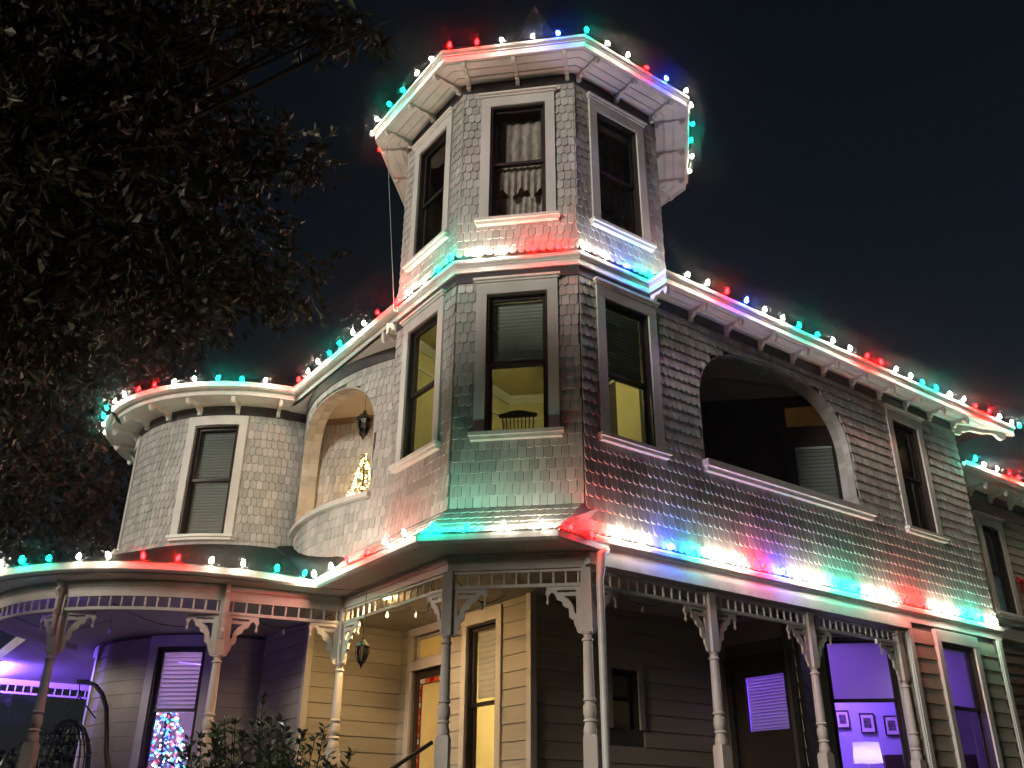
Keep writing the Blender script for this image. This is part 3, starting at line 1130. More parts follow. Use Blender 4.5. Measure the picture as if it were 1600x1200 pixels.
mb = MB()
mb.slab([(P2[0] - .1, P2[1] - .2), (V2[0] - .1, V2[1] - .2), (V3[0] + .1, V3[1] - .2), tuple(PR(7.3, 0, .1).xy), K0, K1b, K1, K2, K3, K4, K5], PFLOOR - .12, PFLOOR)
mb.slab([P2, P1] + [pc(a, 3.45) for a in range(-60, -185, -8)] + [(-16.6, 20.6), (-14.2, 23.3), (-9, 23), K6, K5], PFLOOR - .11, PFLOOR + .001)
obj('porch_floor', mb, 'floor_board', house)
mb = MB()
for (a, b) in ((P2, P3), (P3, P4), (P4, tuple(PR(7.2, 0, -.05).xy))):
    mb.sweep([a, b], [(-.05, GROUND), (.02, GROUND), (.02, PFLOOR - .12), (-.05, PFLOOR - .12)])
mb.sweep([pc(a, 3.40) for a in range(-185, -54, 6)], [(-.05, GROUND), (.02, GROUND), (.02, PFLOOR - .12), (-.05, PFLOOR - .12)])
obj('porch_skirting', mb, 'clap', house)

# beams and soffits
mb = MB()
mb.sweep([P2, P3, P4], [(-.09, 3.12), (.03, 3.12), (.03, 3.22), (.05, 3.225), (.05, 3.30), (.075, 3.31), (.075, 3.345), (-.09, 3.345)])
obj('porch_beam', mb, 'post', house)
mb = MB()
mb.sweep([G0, G1, G2, G3], [(-.62, 3.335), (-.02, 3.335), (-.02, 3.36), (-.62, 3.36)])
obj('porch_soffit', mb, 'post', house)
mb = MB()
mb.sweep(parc(3.33, -200, -55.9, 30) + [P2], [(-.09, 3.10), (.03, 3.10), (.03, 3.22), (.05, 3.225), (.05, 3.31), (.40, 3.32), (.40, 3.345), (-.09, 3.345)])
obj('porch_beam', mb, 'post', house)
mb = MB()
rl = [tuple(PR(0.0, 0, 0).xy), tuple(PR(7.25, 0, 0).xy)]
mb.sweep(rl, [(-.16, 3.15), (.07, 3.15), (.07, 3.30), (-.16, 3.30)])
obj('porch_beam', mb, 'trim', house)
mb = MB()
rl2 = [tuple(PR(0.02, 0, 0).xy), tuple(PR(RLEN + .1, 0, 0).xy)]
mb.sweep(rl2, [(-.10, 3.302), (.02, 3.302), (.03, 3.42), (.06, 3.44), (.09, 3.47), (.10, 3.52), (.085, 3.55), (-.10, 3.56)])
mb.sweep([tuple(PR(RLEN, 0, 0).xy), tuple(PE(3, 0, 0).xy)], [(-.10, 3.302), (.02, 3.302), (.03, 3.42), (.06, 3.44), (.09, 3.47), (.10, 3.52), (.085, 3.55), (-.10, 3.56)])
obj('string_course', mb, 'trim', house)


def post(p, d, name='porch_post'):
    mb = MB()
    ang = math.atan2(d[1], d[0])
    c_, s_ = math.cos(ang), math.sin(ang)

    def sq(h, z0, z1, ch=0.0):
        pts = [(-h, -h), (h, -h), (h, h), (-h, h)]
        mb.slab([(p[0] + c_ * x - s_ * y, p[1] + s_ * x + c_ * y) for x, y in pts], z0, z1)
    sq(.066, 2.27, 3.11)
    sq(.085, PFLOOR, 1.00)
    sq(.078, 1.0, 1.03)
    prof = [(.062, 2.28), (.066, 2.25), (.052, 2.235), (.052, 2.20), (.074, 2.185), (.076, 2.165), (.058, 2.15), (.060, 2.10), (.066, 1.80), (.070, 1.55), (.068, 1.46),
            (.082, 1.45), (.084, 1.43), (.062, 1.415), (.062, 1.39), (.078, 1.375), (.084, 1.30), (.074, 1.235), (.062, 1.22), (.080, 1.205), (.084, 1.185),
            (.064, 1.17), (.070, 1.14), (.086, 1.08), (.082, 1.03), (.07, 1.01)]
    mb.lathe((p[0], p[1], 0), prof[::-1], 14)
    return obj(name, mb, 'post', house, True)


SPAN = [(0, 0), (.46, 0), (.46, -.045), (.475, -.06), (.475, -.10), (.46, -.115), (.445, -.16), (.43, -.115), (.415, -.10), (.40, -.075), (.365, -.085),
        (.335, -.125), (.325, -.17), (.285, -.185), (.255, -.20), (.245, -.25), (.205, -.275), (.175, -.285), (.165, -.33), (.165, -.40), (.13, -.43),
        (.105, -.44), (.10, -.50), (.075, -.55), (.06, -.60), (0, -.62)]


SLOT1 = [(.07, -.045), (.07, -.075), (.13, -.070), (.19, -.080), (.25, -.070), (.32, -.075), (.32, -.045)]
SLOT2 = [(.07, -.125), (.07, -.36), (.095, -.35), (.105, -.27), (.135, -.21), (.185, -.155), (.235, -.125)]
SPAN_SCROLL = [(.32, -.045)] + SPAN[2:-1] + [(.07, -.36)] + SLOT2[2:] + [SLOT2[0], (.07, -.075)] + SLOT1[2:-1]
SPAN_UPRIGHT = [(0, -.045), (.07, -.045), (.07, -.36), (.06, -.60), (0, -.62)]
SPAN_RAIL = [(0, 0), (.46, 0), (.46, -.045), (0, -.045)]


def spandrel(p, d, z, par):
    dd = Vector((d[0], d[1], 0)).normalized()
    o = (p[0] + dd.x * .066, p[1] + dd.y * .066, z)
    T = (-dd.y, dd.x, 0)
    mb = MB()
    # cut-out board: an outer band and a pierced middle
    for piece in (SPAN_RAIL, SPAN_UPRIGHT, SPAN_SCROLL):
        mb.extr(piece, o, dd, (0, 0, 1), T, .034)
    s = obj('spandrel', mb, 'post', par)
    mb = MB()
    c = (o[0] + dd.x * .445, o[1] + dd.y * .445, z - .20)
    mb.lathe(c, [(.004, -.035), (.022, -.01), (.024, .01), (.010, .03), (.016, .045), (.016, .09)], 8)
    obj('pendant', mb, 'post', s, True)
    return s


def frieze(a, b, n, mt='post', zr=2.87, arc=None):
    A_, B_ = Vector(a), Vector(b)
    d = (B_ - A_).normalized()
    path = arc or [a, b]
    mb = MB()
    mb.sweep(path, [(-.03, zr), (.03, zr), (.03, zr + .045), (-.03, zr + .045)])
    mb.sweep(path, [(-.028, 3.072), (.028, 3.072), (.028, 3.105), (-.028, 3.105)])
    fr = obj('frieze', mb, mt, house)
    for i in range(n):
        t = (i + .6) / (n + .2)
        if arc:
            k = t * (len(arc) - 1)
            j = min(int(k), len(arc) - 2)
            p = Vector(arc[j]).lerp(Vector(arc[j + 1]), k - j)
        else:
            p = A_.lerp(B_, t)
        inst('spindle', SPINDLE[mt], (p.x, p.y, zr + .044), fr)
    return fr


SPINDLE = {}
for mt in ('post', 'trim'):
    m_ = MB()
    m_.lathe((0, 0, 0), [(.014, 0), (.020, .02), (.011, .035), (.021, .06), (.013, .085), (.013, .10), (.022, .125), (.011, .145), (.018, .16), (.014, .165)], 8)
    SPINDLE[mt] = mesh_of(m_, mt, 'spindle', True)

dR = T_R
posts = {}
for nm, p, d in (('P0', P0, (1, .12)), ('P1', P1, (.83, .56)), ('P2', P2, T_L), ('P3', P3, (1, 0)), ('P4', P4, (1, 0)), ('P5', P5, dR), ('P6', P6, dR), ('P7', P7, dR), ('PM', PM, (.6, -.7)), ('PO', (-16.4, 20.75), (q, q))):
    posts[nm] = post(p, d)
frieze(P2, P3, 17)
frieze(P3, P4, 11)
frieze(P1, P2, 9)
frieze(P0, P1, 14, arc=[pc(-98.3 + (98.3 - 55.9) * i / 10) for i in range(11)])
frieze(PM, P0, 14, arc=[pc(-140.7 + (42.4) * i / 10) for i in range(11)])
frieze(P4, P5, 14, 'trim')
frieze(P5, P6, 14, 'trim')
frieze(P6, P7, 15, 'trim')
frieze((-16.3, 20.9), (-14.5, 22.75), 14)
mb = MB()
mb.sweep([(-16.5, 20.7), pc(-180)], [(-.05, 3.10), (.05, 3.10), (.05, 3.34), (-.05, 3.34)])
mb.sweep([(-16.3, 20.9), (-14.5, 22.75)], [(-.05, 3.10), (.05, 3.10), (.05, 3.3), (-.05, 3.3)])
obj('porch_beam', mb, 'post', house)
ZS = 2.868
for a, b in (('P0', P1), ('P0', PM), ('P1', P0), ('P1', P2), ('P2', P1), ('P2', P3), ('P3', P2), ('P3', P4), ('P4', P3), ('P4', P5), ('P5', P4), ('P5', P6), ('P6', P5), ('P6', P7), ('P7', P6)):
    pa = {'P0': P0, 'P1': P1, 'P2': P2, 'P3': P3, 'P4': P4, 'P5': P5, 'P6': P6, 'P7': P7}[a]
    spandrel(pa, (b[0] - pa[0], b[1] - pa[1]), ZS, posts[a])
# carved uprights in front of the two posts of the round porch
for nm, p in (('P0', P0), ('P1', P1)):
    d = Vector((p[0] - PORCH_C[0], p[1] - PORCH_C[1])).normalized()
    mb = MB()
    mb.extr([(0, .45), (.10, .45), (.12, .42), (.07, .36), (.11, .30), (.06, .22), (.05, .05), (.08, 0), (.05, -.06), (.03, -.2), (.06, -.26), (.035, -.36), (0, -.36)],
            (p[0] + d.x * .066, p[1] + d.y * .066, 2.86), (d.x, d.y, 0), (0, 0, 1), (-d.y, d.x, 0), .05)
    obj('carved_upright', mb, 'post', posts[nm])

# ------------------------------------------------------------------ ground-floor walls behind the porch
def mkplane(a, b):
    d = Vector((b[0] - a[0], b[1] - a[1]))
    L = d.length
    d.normalize()
    return plane(a, (d.x, d.y)), L


def sided_wall(a, b, holes, name='porch_wall', m='clap', z0=PFLOOR, z1=ZC, pitch=0.245, bm='backing', vis0=0.0):
    sf, L = mkplane(a, b)
    mb = MB()
    panel(mb, sf, 0, L, z0, z1, holes, -.15, 0)
    w = obj(name, mb, bm, house)
    n = int((z1 - z0) / pitch) + 1
    for i in range(n):
        za = z0 + i * pitch
        zb = min(za + pitch - .004, z1)
        if zb < vis0: continue
        cuts = sorted([(h[0] - .1, h[1] + .1) for h in holes if h[2] < zb and h[3] + .1 > za])
        x = 0
        for c in cuts + [(L, L)]:
            if c[0] - x > .06:
                mb = MB()
                mb.hexa([sf(x, za, .026), sf(c[0], za, .026), sf(c[0], za, 0), sf(x, za, 0),
                         sf(x, zb, .008), sf(c[0], zb, .008), sf(c[0], zb, 0), sf(x, zb, 0)])
                obj('clapboard', mb, m, w)
            x = c[1]
    return w, sf, L


def corner_board(p, w=.11, z0=PFLOOR, z1=ZC, m='post'):
    mb = MB()
    mb.slab([(p[0] - w * q, p[1]), (p[0], p[1] - w * q), (p[0] + w * q, p[1]), (p[0], p[1] + w * q)], z0, z1)
    return obj('corner_board', mb, m, house)


sided_wall(K6, K5, [])
sided_wall(K5, K4, [])
corner_board(K5)
sfD, LD = mkplane(K4, K3)


def uD(x): return (x - K4[0]) / ((K3[0] - K4[0]) / LD)


hDW = (uD(-3.12), uD(-2.53), 0.55, 2.94)
hTR = (uD(-4.36), uD(-3.62), 2.60, 3.03)
hDR = (uD(-4.36), uD(-3.62), PFLOOR, 2.44)
sided_wall(K4, K3, [hDW, hTR, hDR])
window(sfD, hDW, house, crown=False, sill=True, cmat='post', casing=0.14, mid=.49)
blind(sfD, hDW[0] + .06, hDW[1] - .06, 1.78, 2.90, 'warm-lit slatted blind in the porch window right of the front door', m='shade', pitch=.085)
corner_board(K3)
# transom and front door
mb = MB()
for (a, b, c, d) in ((hTR[0] - .14, hTR[0], PFLOOR, 3.17), (hTR[1], hTR[1] + .14, PFLOOR, 3.17), (hTR[0], hTR[1], 3.03, 3.17), (hTR[0], hTR[1], 2.44, 2.60)):
    mb.box(sfD, a, b, c, d, -.12, .05)
for (a, b, c, d) in ((hTR[0], hTR[0] + .06, 2.60, 3.03), (hTR[1] - .06, hTR[1], 2.60, 3.03), (hTR[0] + .06, hTR[1] - .06, 2.60, 2.65), (hTR[0] + .06, hTR[1] - .06, 2.98, 3.03)):
    mb.box(sfD, a, b, c, d, -.13, -.05)
dframe = obj('door_frame', mb, 'post', house)
mb = MB()
mb.box(sfD, hTR[0] + .06, hTR[1] - .06, 2.65, 2.98, -.10, -.09)
obj('transom_pane', mb, 'frosted', dframe)
a, b = hDR[0], hDR[1]
mb = MB()
for (x0, x1, c, d) in ((a, a + .13, PFLOOR, 2.44), (b - .13, b, PFLOOR, 2.44), (a + .13, b - .13, 2.30, 2.44), (a + .13, b - .13, PFLOOR, .70)):
    mb.box(sfD, x0, x1, c, d, -.10, -.05)
x0, x1, zt = a + .13, b - .13, 2.30
sqz = .085
mb.box(sfD, x0 + sqz, x0 + sqz + .018, .70, zt - sqz, -.09, -.055)
mb.box(sfD, x1 - sqz - .018, x1 - sqz, .70, zt - sqz, -.09, -.055)
mb.box(sfD, x0 + sqz, x1 - sqz, zt - sqz - .018, zt - sqz, -.091, -.056)
door = obj('front_door', mb, 'wood_dark', house)
mb = MB()
mb.box(sfD, x0 + sqz + .018, x1 - sqz - .018, .70, zt - sqz - .018, -.08, -.07)
obj('door_pane', mb, 'frosted', door)
k = 0
for i in range(16):
    z = zt - sqz - (i + 1) * .098
    for x in (x0, x1 - sqz):
        mb = MB()
        mb.box(sfD, x + .008, x + sqz - .006, z + .008, z + .09, -.08, -.07)
        obj('stained_pane', mb, ('stain_pink', 'stain_red', 'stain_pink', 'stain_clear', 'stain_red', 'stain_pink')[k % 6], door)
    mb = MB()
    mb.box(sfD, x0, x0 + sqz, z - .008, z + .008, -.088, -.057)
    mb.box(sfD, x1 - sqz, x1, z - .008, z + .008, -.088, -.057)
    obj('glazing_bar', mb, 'wood_dark', door)
    k += 1
nx = 5
for i in range(nx):
    u = x0 + (x1 - x0) * i / nx
    mb = MB()
    mb.box(sfD, u + .008, u + (x1 - x0) / nx - .008, zt - sqz + .008, zt - .006, -.08, -.07)
    obj('stained_pane', mb, 'stain_clear' if i in (0, 4) else ('stain_red', 'stain_pink')[i % 2], door)
mb = MB()
mb.lathe(tuple(sfD(a + .06, .62, -.02)), [(.01, -.04), (.03, -.03), (.035, 0), (.03, .03), (.01, .04)], 10)
obj('handle', mb, 'black_metal', door, True)

# right porch: back wall, second door, window, flush wall with violet window
sfB, LB = mkplane(K3, K2)
uB = lambda x: (x - K3[0]) / ((K2[0] - K3[0]) / LB)
hBW = (uB(-.86), uB(-.46), 1.36, 2.24)
wB, _, _ = sided_wall(K3, K2, [hBW])
window(sfB, hBW, house, crown=False, sill=False, cmat='clap', casing=.1, glass='glass_dim')
sf2, L2_ = mkplane(K2, K1)
u2_ = lambda x: (x - K2[0]) / ((K1[0] - K2[0]) / L2_)
hD2 = (u2_(1.12), u2_(1.97), PFLOOR, 2.50)
sided_wall(K2, K1, [hD2])
a, b = hD2[0], hD2[1]
g0_, g1_ = u2_(1.27), u2_(1.86)
mb = MB()
for (x0, x1, c, d) in ((a, g0_, PFLOOR, 2.50), (g1_, b, PFLOOR, 2.50), (g0_, g1_, 2.28, 2.50), (g0_, g1_, PFLOOR, 1.43)):
    mb.box(sf2, x0, x1, c, d, -.09, -.03)
door2 = obj('side_door', mb, 'wood_dark', house)
mb = MB()
mb.add([sf2(g0_, 1.43, -.06), sf2(g1_, 1.43, -.06), sf2(g1_, 2.28, -.06), sf2(g0_, 2.28, -.06)], [(0, 1, 2, 3)])
obj('pane', mb, 'glass', door2)
mb = MB()
mb.lathe(tuple(sf2(b - .07, .65, 0)), [(.01, -.04), (.03, -.03), (.035, 0), (.03, .03), (.01, .04)], 10)
obj('handle', mb, 'black_metal', door2, True)
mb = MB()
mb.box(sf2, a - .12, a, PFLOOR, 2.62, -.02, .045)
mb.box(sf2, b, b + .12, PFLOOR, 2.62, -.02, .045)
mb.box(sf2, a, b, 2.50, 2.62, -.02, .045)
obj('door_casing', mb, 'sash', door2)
blind(sf2, g0_ - .02, g1_ + .02, 1.40, 2.34, 'bright violet blind behind the glass of the dark side door', d=-.16, m='shade', pitch=.05)
sided_wall(K1, K1b, [])
sf3, L3_ = mkplane(K1b, K0)
hC1 = (2.74 - K1b[0], 3.90 - K1b[0], 0.60, 3.02)
sided_wall(K1b, K0, [hC1])
window(sf3, hC1, house, crown=False, cmat='post', casing=.13, mid=.57)
blind(sf3, hC1[0] + .06, hC1[1] - .06, 2.0, 2.98, 'plain violet roller shade above the framed pictures in the porch window', m='shade', flat=True)
mb = MB()
hR1 = (8.22, 9.32, 0.60, 3.05)
panel(mb, PR, 7.22, RLEN, PFLOOR - .9, 3.30, [hR1], -.15, -.02)
w1 = obj('ground_floor_wall', mb, 'backing', house)
for i in range(14):
    za = -.3 + i * .25
    for (x0, x1) in ((7.42, 8.08), (9.46, 10.22)):
        mb = MB()
        mb.hexa([PR(x0, za, .006), PR(x1, za, .006), PR(x1, za, -.02), PR(x0, za, -.02), PR(x0, za + .245, -.012), PR(x1, za + .245, -.012), PR(x1, za + .245, -.02), PR(x0, za + .245, -.02)])
        obj('clapboard', mb, 'clap', w1)
for u in (7.22, 10.22):
    mb = MB()
    mb.box(PR, u, u + .17, PFLOOR - .9, 3.30, -.02, .03)
    mb.box(PR, u + .03, u + .14, PFLOOR - .9, 3.28, .03, .045)
    obj('corner_board', mb, 'casing', w1)
window(PR, hR1, house, crown=False, cmat='casing', casing=.14, mid=.55)
blind(PR, hR1[0] + .06, hR1[1] - .06, 1.98, 3.0, 'plain violet shade in the window at the right end of the ground floor', m='shade', flat=True)

# rear wing beyond the end of the main wall
PW = plane(tuple(PR(0, 0, -.6).xy), T_R)
hWW = (11.80, 12.54, 4.12, 6.02)
hWW1 = (13.0, 13.9, .6, 2.9)
mb = MB()
panel(mb, PW, 10.3, 17.5, GROUND, 7.0, [hWW, hWW1], -.15, 0)
ww = obj('rear_wing_wall', mb, 'backing', house)
for i in range(36):
    za = -.6 + i * .205
    zb = za + .2
    if 3.55 < za < 3.8: continue
    cuts = [(h[0] - .1, h[1] + .1) for h in (hWW, hWW1) if h[2] < zb and h[3] + .1 > za]
    x = 10.36
    for c in cuts + [(17.5, 17.5)]:
        if c[0] - x > .05:
            mb = MB()
            mb.hexa([PW(x, za, .024), PW(c[0], za, .024), PW(c[0], za, 0), PW(x, za, 0), PW(x, zb, .006), PW(c[0], zb, .006), PW(c[0], zb, 0), PW(x, zb, 0)])
            obj('clapboard', mb, 'clap', ww)
        x = c[1]
window(PW, hWW, house, cmat='casing', mid=.47)
window(PW, hWW1, house, crown=False, cmat='casing', mid=.5, glass='glass_dim')
blind(PW, hWW[0] + .05, hWW[1] - .05, 4.98, 6.0, 'greenish shade half down in the rear wing window at the right edge', m='blind', flat=True)
mb = MB()
w0, w1_ = tuple(PW(10.55, 0, .50).xy), tuple(PW(17.5, 0, .50).xy)
mb.sweep([w0, w1_], [(o, z + 7.02) for o, z in PROF_EAVE])
mb.sweep([w0, w1_], [(o, z + 7.05) for o, z in PROF_GUT])
rw_eave = obj('rear_wing_eave', mb, 'trim', house)
mb = MB()
mb.slab([tuple(PW(10.5, 0, 0).xy), w0, w1_, tuple(PW(17.5, 0, 0).xy)], 6.83, 6.86)
obj('soffit', mb, 'soffit', rw_eave)
mb = MB()
mb.box(PW, 10.36, 17.5, 6.62, 6.83, 0, .035)
obj('frieze_board', mb, 'frieze_dark', rw_eave)
for k in range(8):
    p = PW(10.75 + k * .84, 0, .035)
    bracket((p.x, p.y), N_R, .44, 6.835, rw_eave, .07, 1.3)
mb = MB()
mb.box(PW, 10.36, 17.5, 3.56, 3.80, 0, .06)
obj('belt_board', mb, 'casing', rw_eave)
mb = MB()
mb.add([(w0[0], w0[1], 7.02), (w1_[0], w1_[1], 7.02), (*tuple(PW(17.5, 0, -4).xy), 9.0), (*tuple(PW(10.6, 0, -4).xy), 9.0)], [(0, 1, 2, 3)])
obj('rear_wing_roof', mb, 'roof', house)

# ------------------------------------------------------------------ balcony recesses and rooms
def room(poly, z0, z1, m, par=house, skip=(), name='room_wall', fm='floor_board', cm=None, th=.05):
    mb = MB()
    n = len(poly)
    for i in range(n):
        if i in skip: continue
        a, b = poly[i], poly[(i + 1) % n]
        mb.add([(a[0], a[1], z0), (b[0], b[1], z0), (b[0], b[1], z1), (a[0], a[1], z1)], [(0, 1, 2, 3)])
    w = obj(name, mb, m, par)
    mb = MB()
    mb.slab(poly, z0 - th, z0)
    obj('room_floor', mb, fm, par)
    mb = MB()
    mb.slab(poly, z1, z1 + th)
    obj('room_ceiling', mb, cm or m, par)
    return w


def ins(sf, u, d=-.29): return tuple(sf(u, 0, d).xy)


# right arched balcony
RB = [ins(PR, 2.2), ins(PR, 2.2, -2.0), (1.05, 16.9), (3.75, 16.9), ins(PR, 6.75)]
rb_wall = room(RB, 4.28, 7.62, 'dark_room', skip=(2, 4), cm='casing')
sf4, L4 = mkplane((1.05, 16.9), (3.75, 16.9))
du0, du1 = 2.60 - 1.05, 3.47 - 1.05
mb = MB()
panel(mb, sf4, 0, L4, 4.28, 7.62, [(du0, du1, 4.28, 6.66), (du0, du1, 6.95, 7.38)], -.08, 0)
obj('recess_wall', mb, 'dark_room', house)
mb = MB()
for (a, b, c, d) in ((du0 - .12, du0, 4.28, 7.5), (du1, du1 + .12, 4.28, 7.5), (du0, du1, 7.38, 7.5), (du0, du1, 6.66, 6.95), (du0, du0 + .09, 4.28, 6.66), (du1 - .09, du1, 4.28, 6.66), (du0 + .09, du1 - .09, 6.54, 6.66), (du0 + .09, du1 - .09, 4.28, 4.9)):
    mb.box(sf4, a, b, c, d, .005, .06)
bdoor = obj('balcony_door', mb, 'sash', house)
mb = MB()
mb.box(sf4, du0, du1, 6.95, 7.38, .008, .014)
obj('transom_pane', mb, 'frosted', bdoor)
mb = MB()
mb.add([sf4(du0 + .09, 4.9, .045), sf4(du1 - .09, 4.9, .045), sf4(du1 - .09, 6.54, .045), sf4(du0 + .09, 6.54, .045)], [(0, 1, 2, 3)])
obj('pane', mb, 'glass_dim', bdoor)
blind(sf4, du0 + .10, du1 - .10, 4.95, 6.53, 'closed slatted blind in the door of the dark arched balcony', d=.02, pitch=.075)
room([(2.2, 17.02), (2.2, 18.4), (3.75, 18.4), (3.75, 17.02)], 4.28, 7.62, 'brown_room', skip=(3,))
# left balcony
LBp = [(-4.2, 16.35)] + [ins(PB, bl - .12 + (BU1 - bl + .12) * (10 - i) / 10) for i in range(11)]
lb_wall = room(LBp, 4.25, 7.58, 'brown_room', skip=tuple(range(1, 11)), cm='ceiling_board')
mb = MB()
sf5, L5 = mkplane((LBp[-1][0], LBp[-1][1] - .02), (-4.2, 16.33))
shingles(mb, sf5, 0, L5, 4.3, 7.4, dep=.03)
sf6, L6 = mkplane((-4.22, 16.3), (-4.22, 14.2))
shingles(mb, plane((-4.22, 16.3), (0, -1)), 0, 2.0, 4.3, 7.4, dep=.03)
obj('shingles', mb, 'shingle', lb_wall, kind='stuff')
# tower room, middle storey
TRm = [(V1[0] + .12, V1[1] + .05), (-2.71, 16.2), (.45, 16.2), (-.78, 14.97), tuple(PR(2.12, 0, -.29).xy), (V3[0] - .05, V3[1] + .17), (V2[0] + .05, V2[1] + .17)]
tr_wall = room(TRm, 4.35, 7.64, 'yellow_wall', skip=(4, 5, 6))
mb = MB()
for a, b in ((TRm[0], TRm[1]), (TRm[1], TRm[2]), (TRm[2], TRm[3]), (TRm[3], TRm[4])):
    mb.sweep([a, b], [(0, 7.48), (.02, 7.48), (.09, 7.58), (.09, 7.635), (0, 7.635)])
    mb.sweep([a, b], [(0, 7.12), (.025, 7.12), (.03, 7.16), (0, 7.16)])
obj('crown_moulding', mb, 'white_wall', tr_wall)
# tower top room
T3 = [octp(AIN - .16, -157.5 + 45 * k) for k in range(8)]
room(T3, 8.15, 11.60, 'brown_room', skip=(0, 1, 2))
# far window room
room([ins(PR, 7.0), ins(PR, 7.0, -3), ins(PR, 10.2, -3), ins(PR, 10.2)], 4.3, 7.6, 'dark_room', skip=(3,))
# hall behind the front door
HP = [(K4[0] + .13, K4[1] + .13), (-2.6, 18.6), (.1, 16.0), (K3[0] + .11, K3[1] + .13)]
room(HP, PFLOOR, 3.18, 'yellow_wall', skip=(3,))
# violet front room
VP = [(K2[0] + .12, K2[1] + .14), (1.4, 21.2), (5.6, 21.2), tuple(PR(10.2, 0, -.2).xy), tuple(PR(7.3, 0, -.2).xy), (K0[0] - .1, K0[1] + .17), (K1b[0] + .1, K1b[1] + .17), (K1[0] + .16, K1[1] + .16)]
VP = [(K2[0] + .12, K2[1] + .14), (1.4, 19.6), (4.9, 19.6), (6.1, 20.2), tuple(PR(10.2, 0, -.2).xy), tuple(PR(7.3, 0, -.2).xy), (K0[0] - .1, K0[1] + .17), (K1b[0] + .1, K1b[1] + .17), (K1[0] + .16, K1[1] + .16)]
room(VP, PFLOOR, 3.19, 'blue_wall', skip=(4, 5, 6, 7, 8), cm='white_wall')
# turret ground-floor room
TRp = [(TC[0] + 2.6 * math.cos(R(a)), TC[1] + 2.6 * math.sin(R(a))) for a in range(-215, 100, 15)]
room([(-11.4, 18.4), (-11.2, 20.5), (-6.6, 20.5), (-6.5, 17.9)], PFLOOR, 3.18, 'white_wall', skip=(3,))


def lamp_disc(c, r, m, par, name='ceiling_lamp', label='', cat='lamp'):
    t = thing(name, c, label, cat)
    mb = MB()
    mb.lathe(c, [(.05, .0), (r * .5, -.02), (r, -.03), (r, -.05)][::-1], 14)
    obj('canopy', mb, 'white_wall', t, True)
    mb = MB()
    mb.lathe(c, [(.02, -.14), (r * .6, -.12), (r * .92, -.07), (r * .92, -.052)], 12)
    obj('globe', mb, m, t, True)
    return t


lamp_disc((-1.3, 17.2, 3.17), .16, 'lamp_warm', house, label='warm ceiling lamp in the hall behind the front door')
lamp_disc((-2.0, 14.9, 3.19), .10, 'lamp_warm', house, label='small warm lamp on the porch ceiling beside the front door corner') if False else None
lamp_disc((2.15, 17.35, 3.18), .13, 'lamp_violet', house, label='small violet ceiling lamp just inside the side door')
lamp_disc((3.0, 18.6, 3.18), .17, 'lamp_violet', house, label='violet ceiling lamp in the front room behind the right porch')
lamp_disc((-8.75, 17.1, 3.17), .16, 'lamp_pink', house, label='pinkish ceiling lamp in the round room with the coloured tree')
lamp_disc((2.6, 17.9, 7.6), .09, 'lamp_recess', house, label='dim amber ceiling lamp behind the balcony door')
lamp_disc((5.2, 19.9, 7.59), .10, 'lamp_dim', house, label='dim yellow ceiling lamp in the room at the right end upstairs')
lamp_disc((CX - .5, CY + .3, 11.58), .12, 'lamp_dim', house, label='dim ceiling lamp in the top room of the tower')

# ceiling fan with light in the tower room
t = thing('ceiling_fan', (-1.80, 13.45, 7.22), 'dark ceiling fan with lit globe in the yellow tower room', 'fan')
mb = MB()
mb.lathe((-1.80, 13.45, 7.22), [(.05, -.02), (.11, 0), (.13, .06), (.10, .12), (.03, .14), (.02, .40), (.07, .43)], 12)
obj('motor', mb, 'wood_dark', t, True)
mb = MB()
mb.lathe((-1.80, 13.45, 7.20), [(.02, -.14), (.09, -.11), (.12, -.05), (.08, 0)], 12)
obj('globe', mb, 'lamp_yellow', t, True)
for k in range(5):
    a = R(20 + 72 * k)
    d = (math.cos(a), math.sin(a), 0)
    mb = MB()
    mb.extr([(.12, -.02), (.2, -.06), (.62, -.075), (.66, -.05), (.66, .05), (.62, .075), (.2, .06), (.12, .02)], (-1.80, 13.45, 7.27), d, (-d[1] * .98, d[0] * .98, .2), (0, 0, 1), .012)
    obj('blade', mb, 'wood_dark', t)


# ------------------------------------------------------------------ furniture seen through the windows
def windsor(loc, rot, label, zs=1.0):
    t = thing('spindle_chair', loc, label, 'chair')
    M = Matrix.Translation(loc) @ Matrix.Rotation(rot, 4, 'Z')

    def W(x, y, z): return tuple(M @ Vector((x, y, z)))
    mb = MB()
    mb.hexa([W(-.23, -.22, .43), W(.23, -.22, .43), W(.20, .22, .43), W(-.20, .22, .43), W(-.23, -.22, .46), W(.23, -.22, .46), W(.20, .22, .46), W(-.20, .22, .46)])
    obj('seat', mb, 'wood_dark', t)
    for x, y in ((-.19, -.18), (.19, -.18), (-.17, .18), (.17, .18)):
        mb = MB()
        mb.tube([W(x * 1.2, y * 1.2, 0), W(x, y, .43)], [.014, .019], 8)
        obj('leg', mb, 'wood_dark', t, True)
    for i in range(9):
        x = -.24 + .06 * i
        mb = MB()
        mb.tube([W(x * .85, .19, .46), W(x, .26, 1.0)], .009, 6)
        obj('spindle', mb, 'wood_dark', t, True)
    mb = MB()
    pts = [(-.30, 0), (-.28, -.035), (.28, -.035), (.30, 0), (.28, .02), (.2, .035), (.1, .065), (0, .075), (-.1, .065), (-.2, .035), (-.28, .02)]
    ux = M.to_3x3() @ Vector((1, 0, 0))
    uy = M.to_3x3() @ Vector((0, 1, .1))
    mb.extr(pts, W(0, .265, 1.03), ux, (0, 0, 1), uy, .03)
    obj('crest_rail', mb, 'wood_dark', t)
    return t


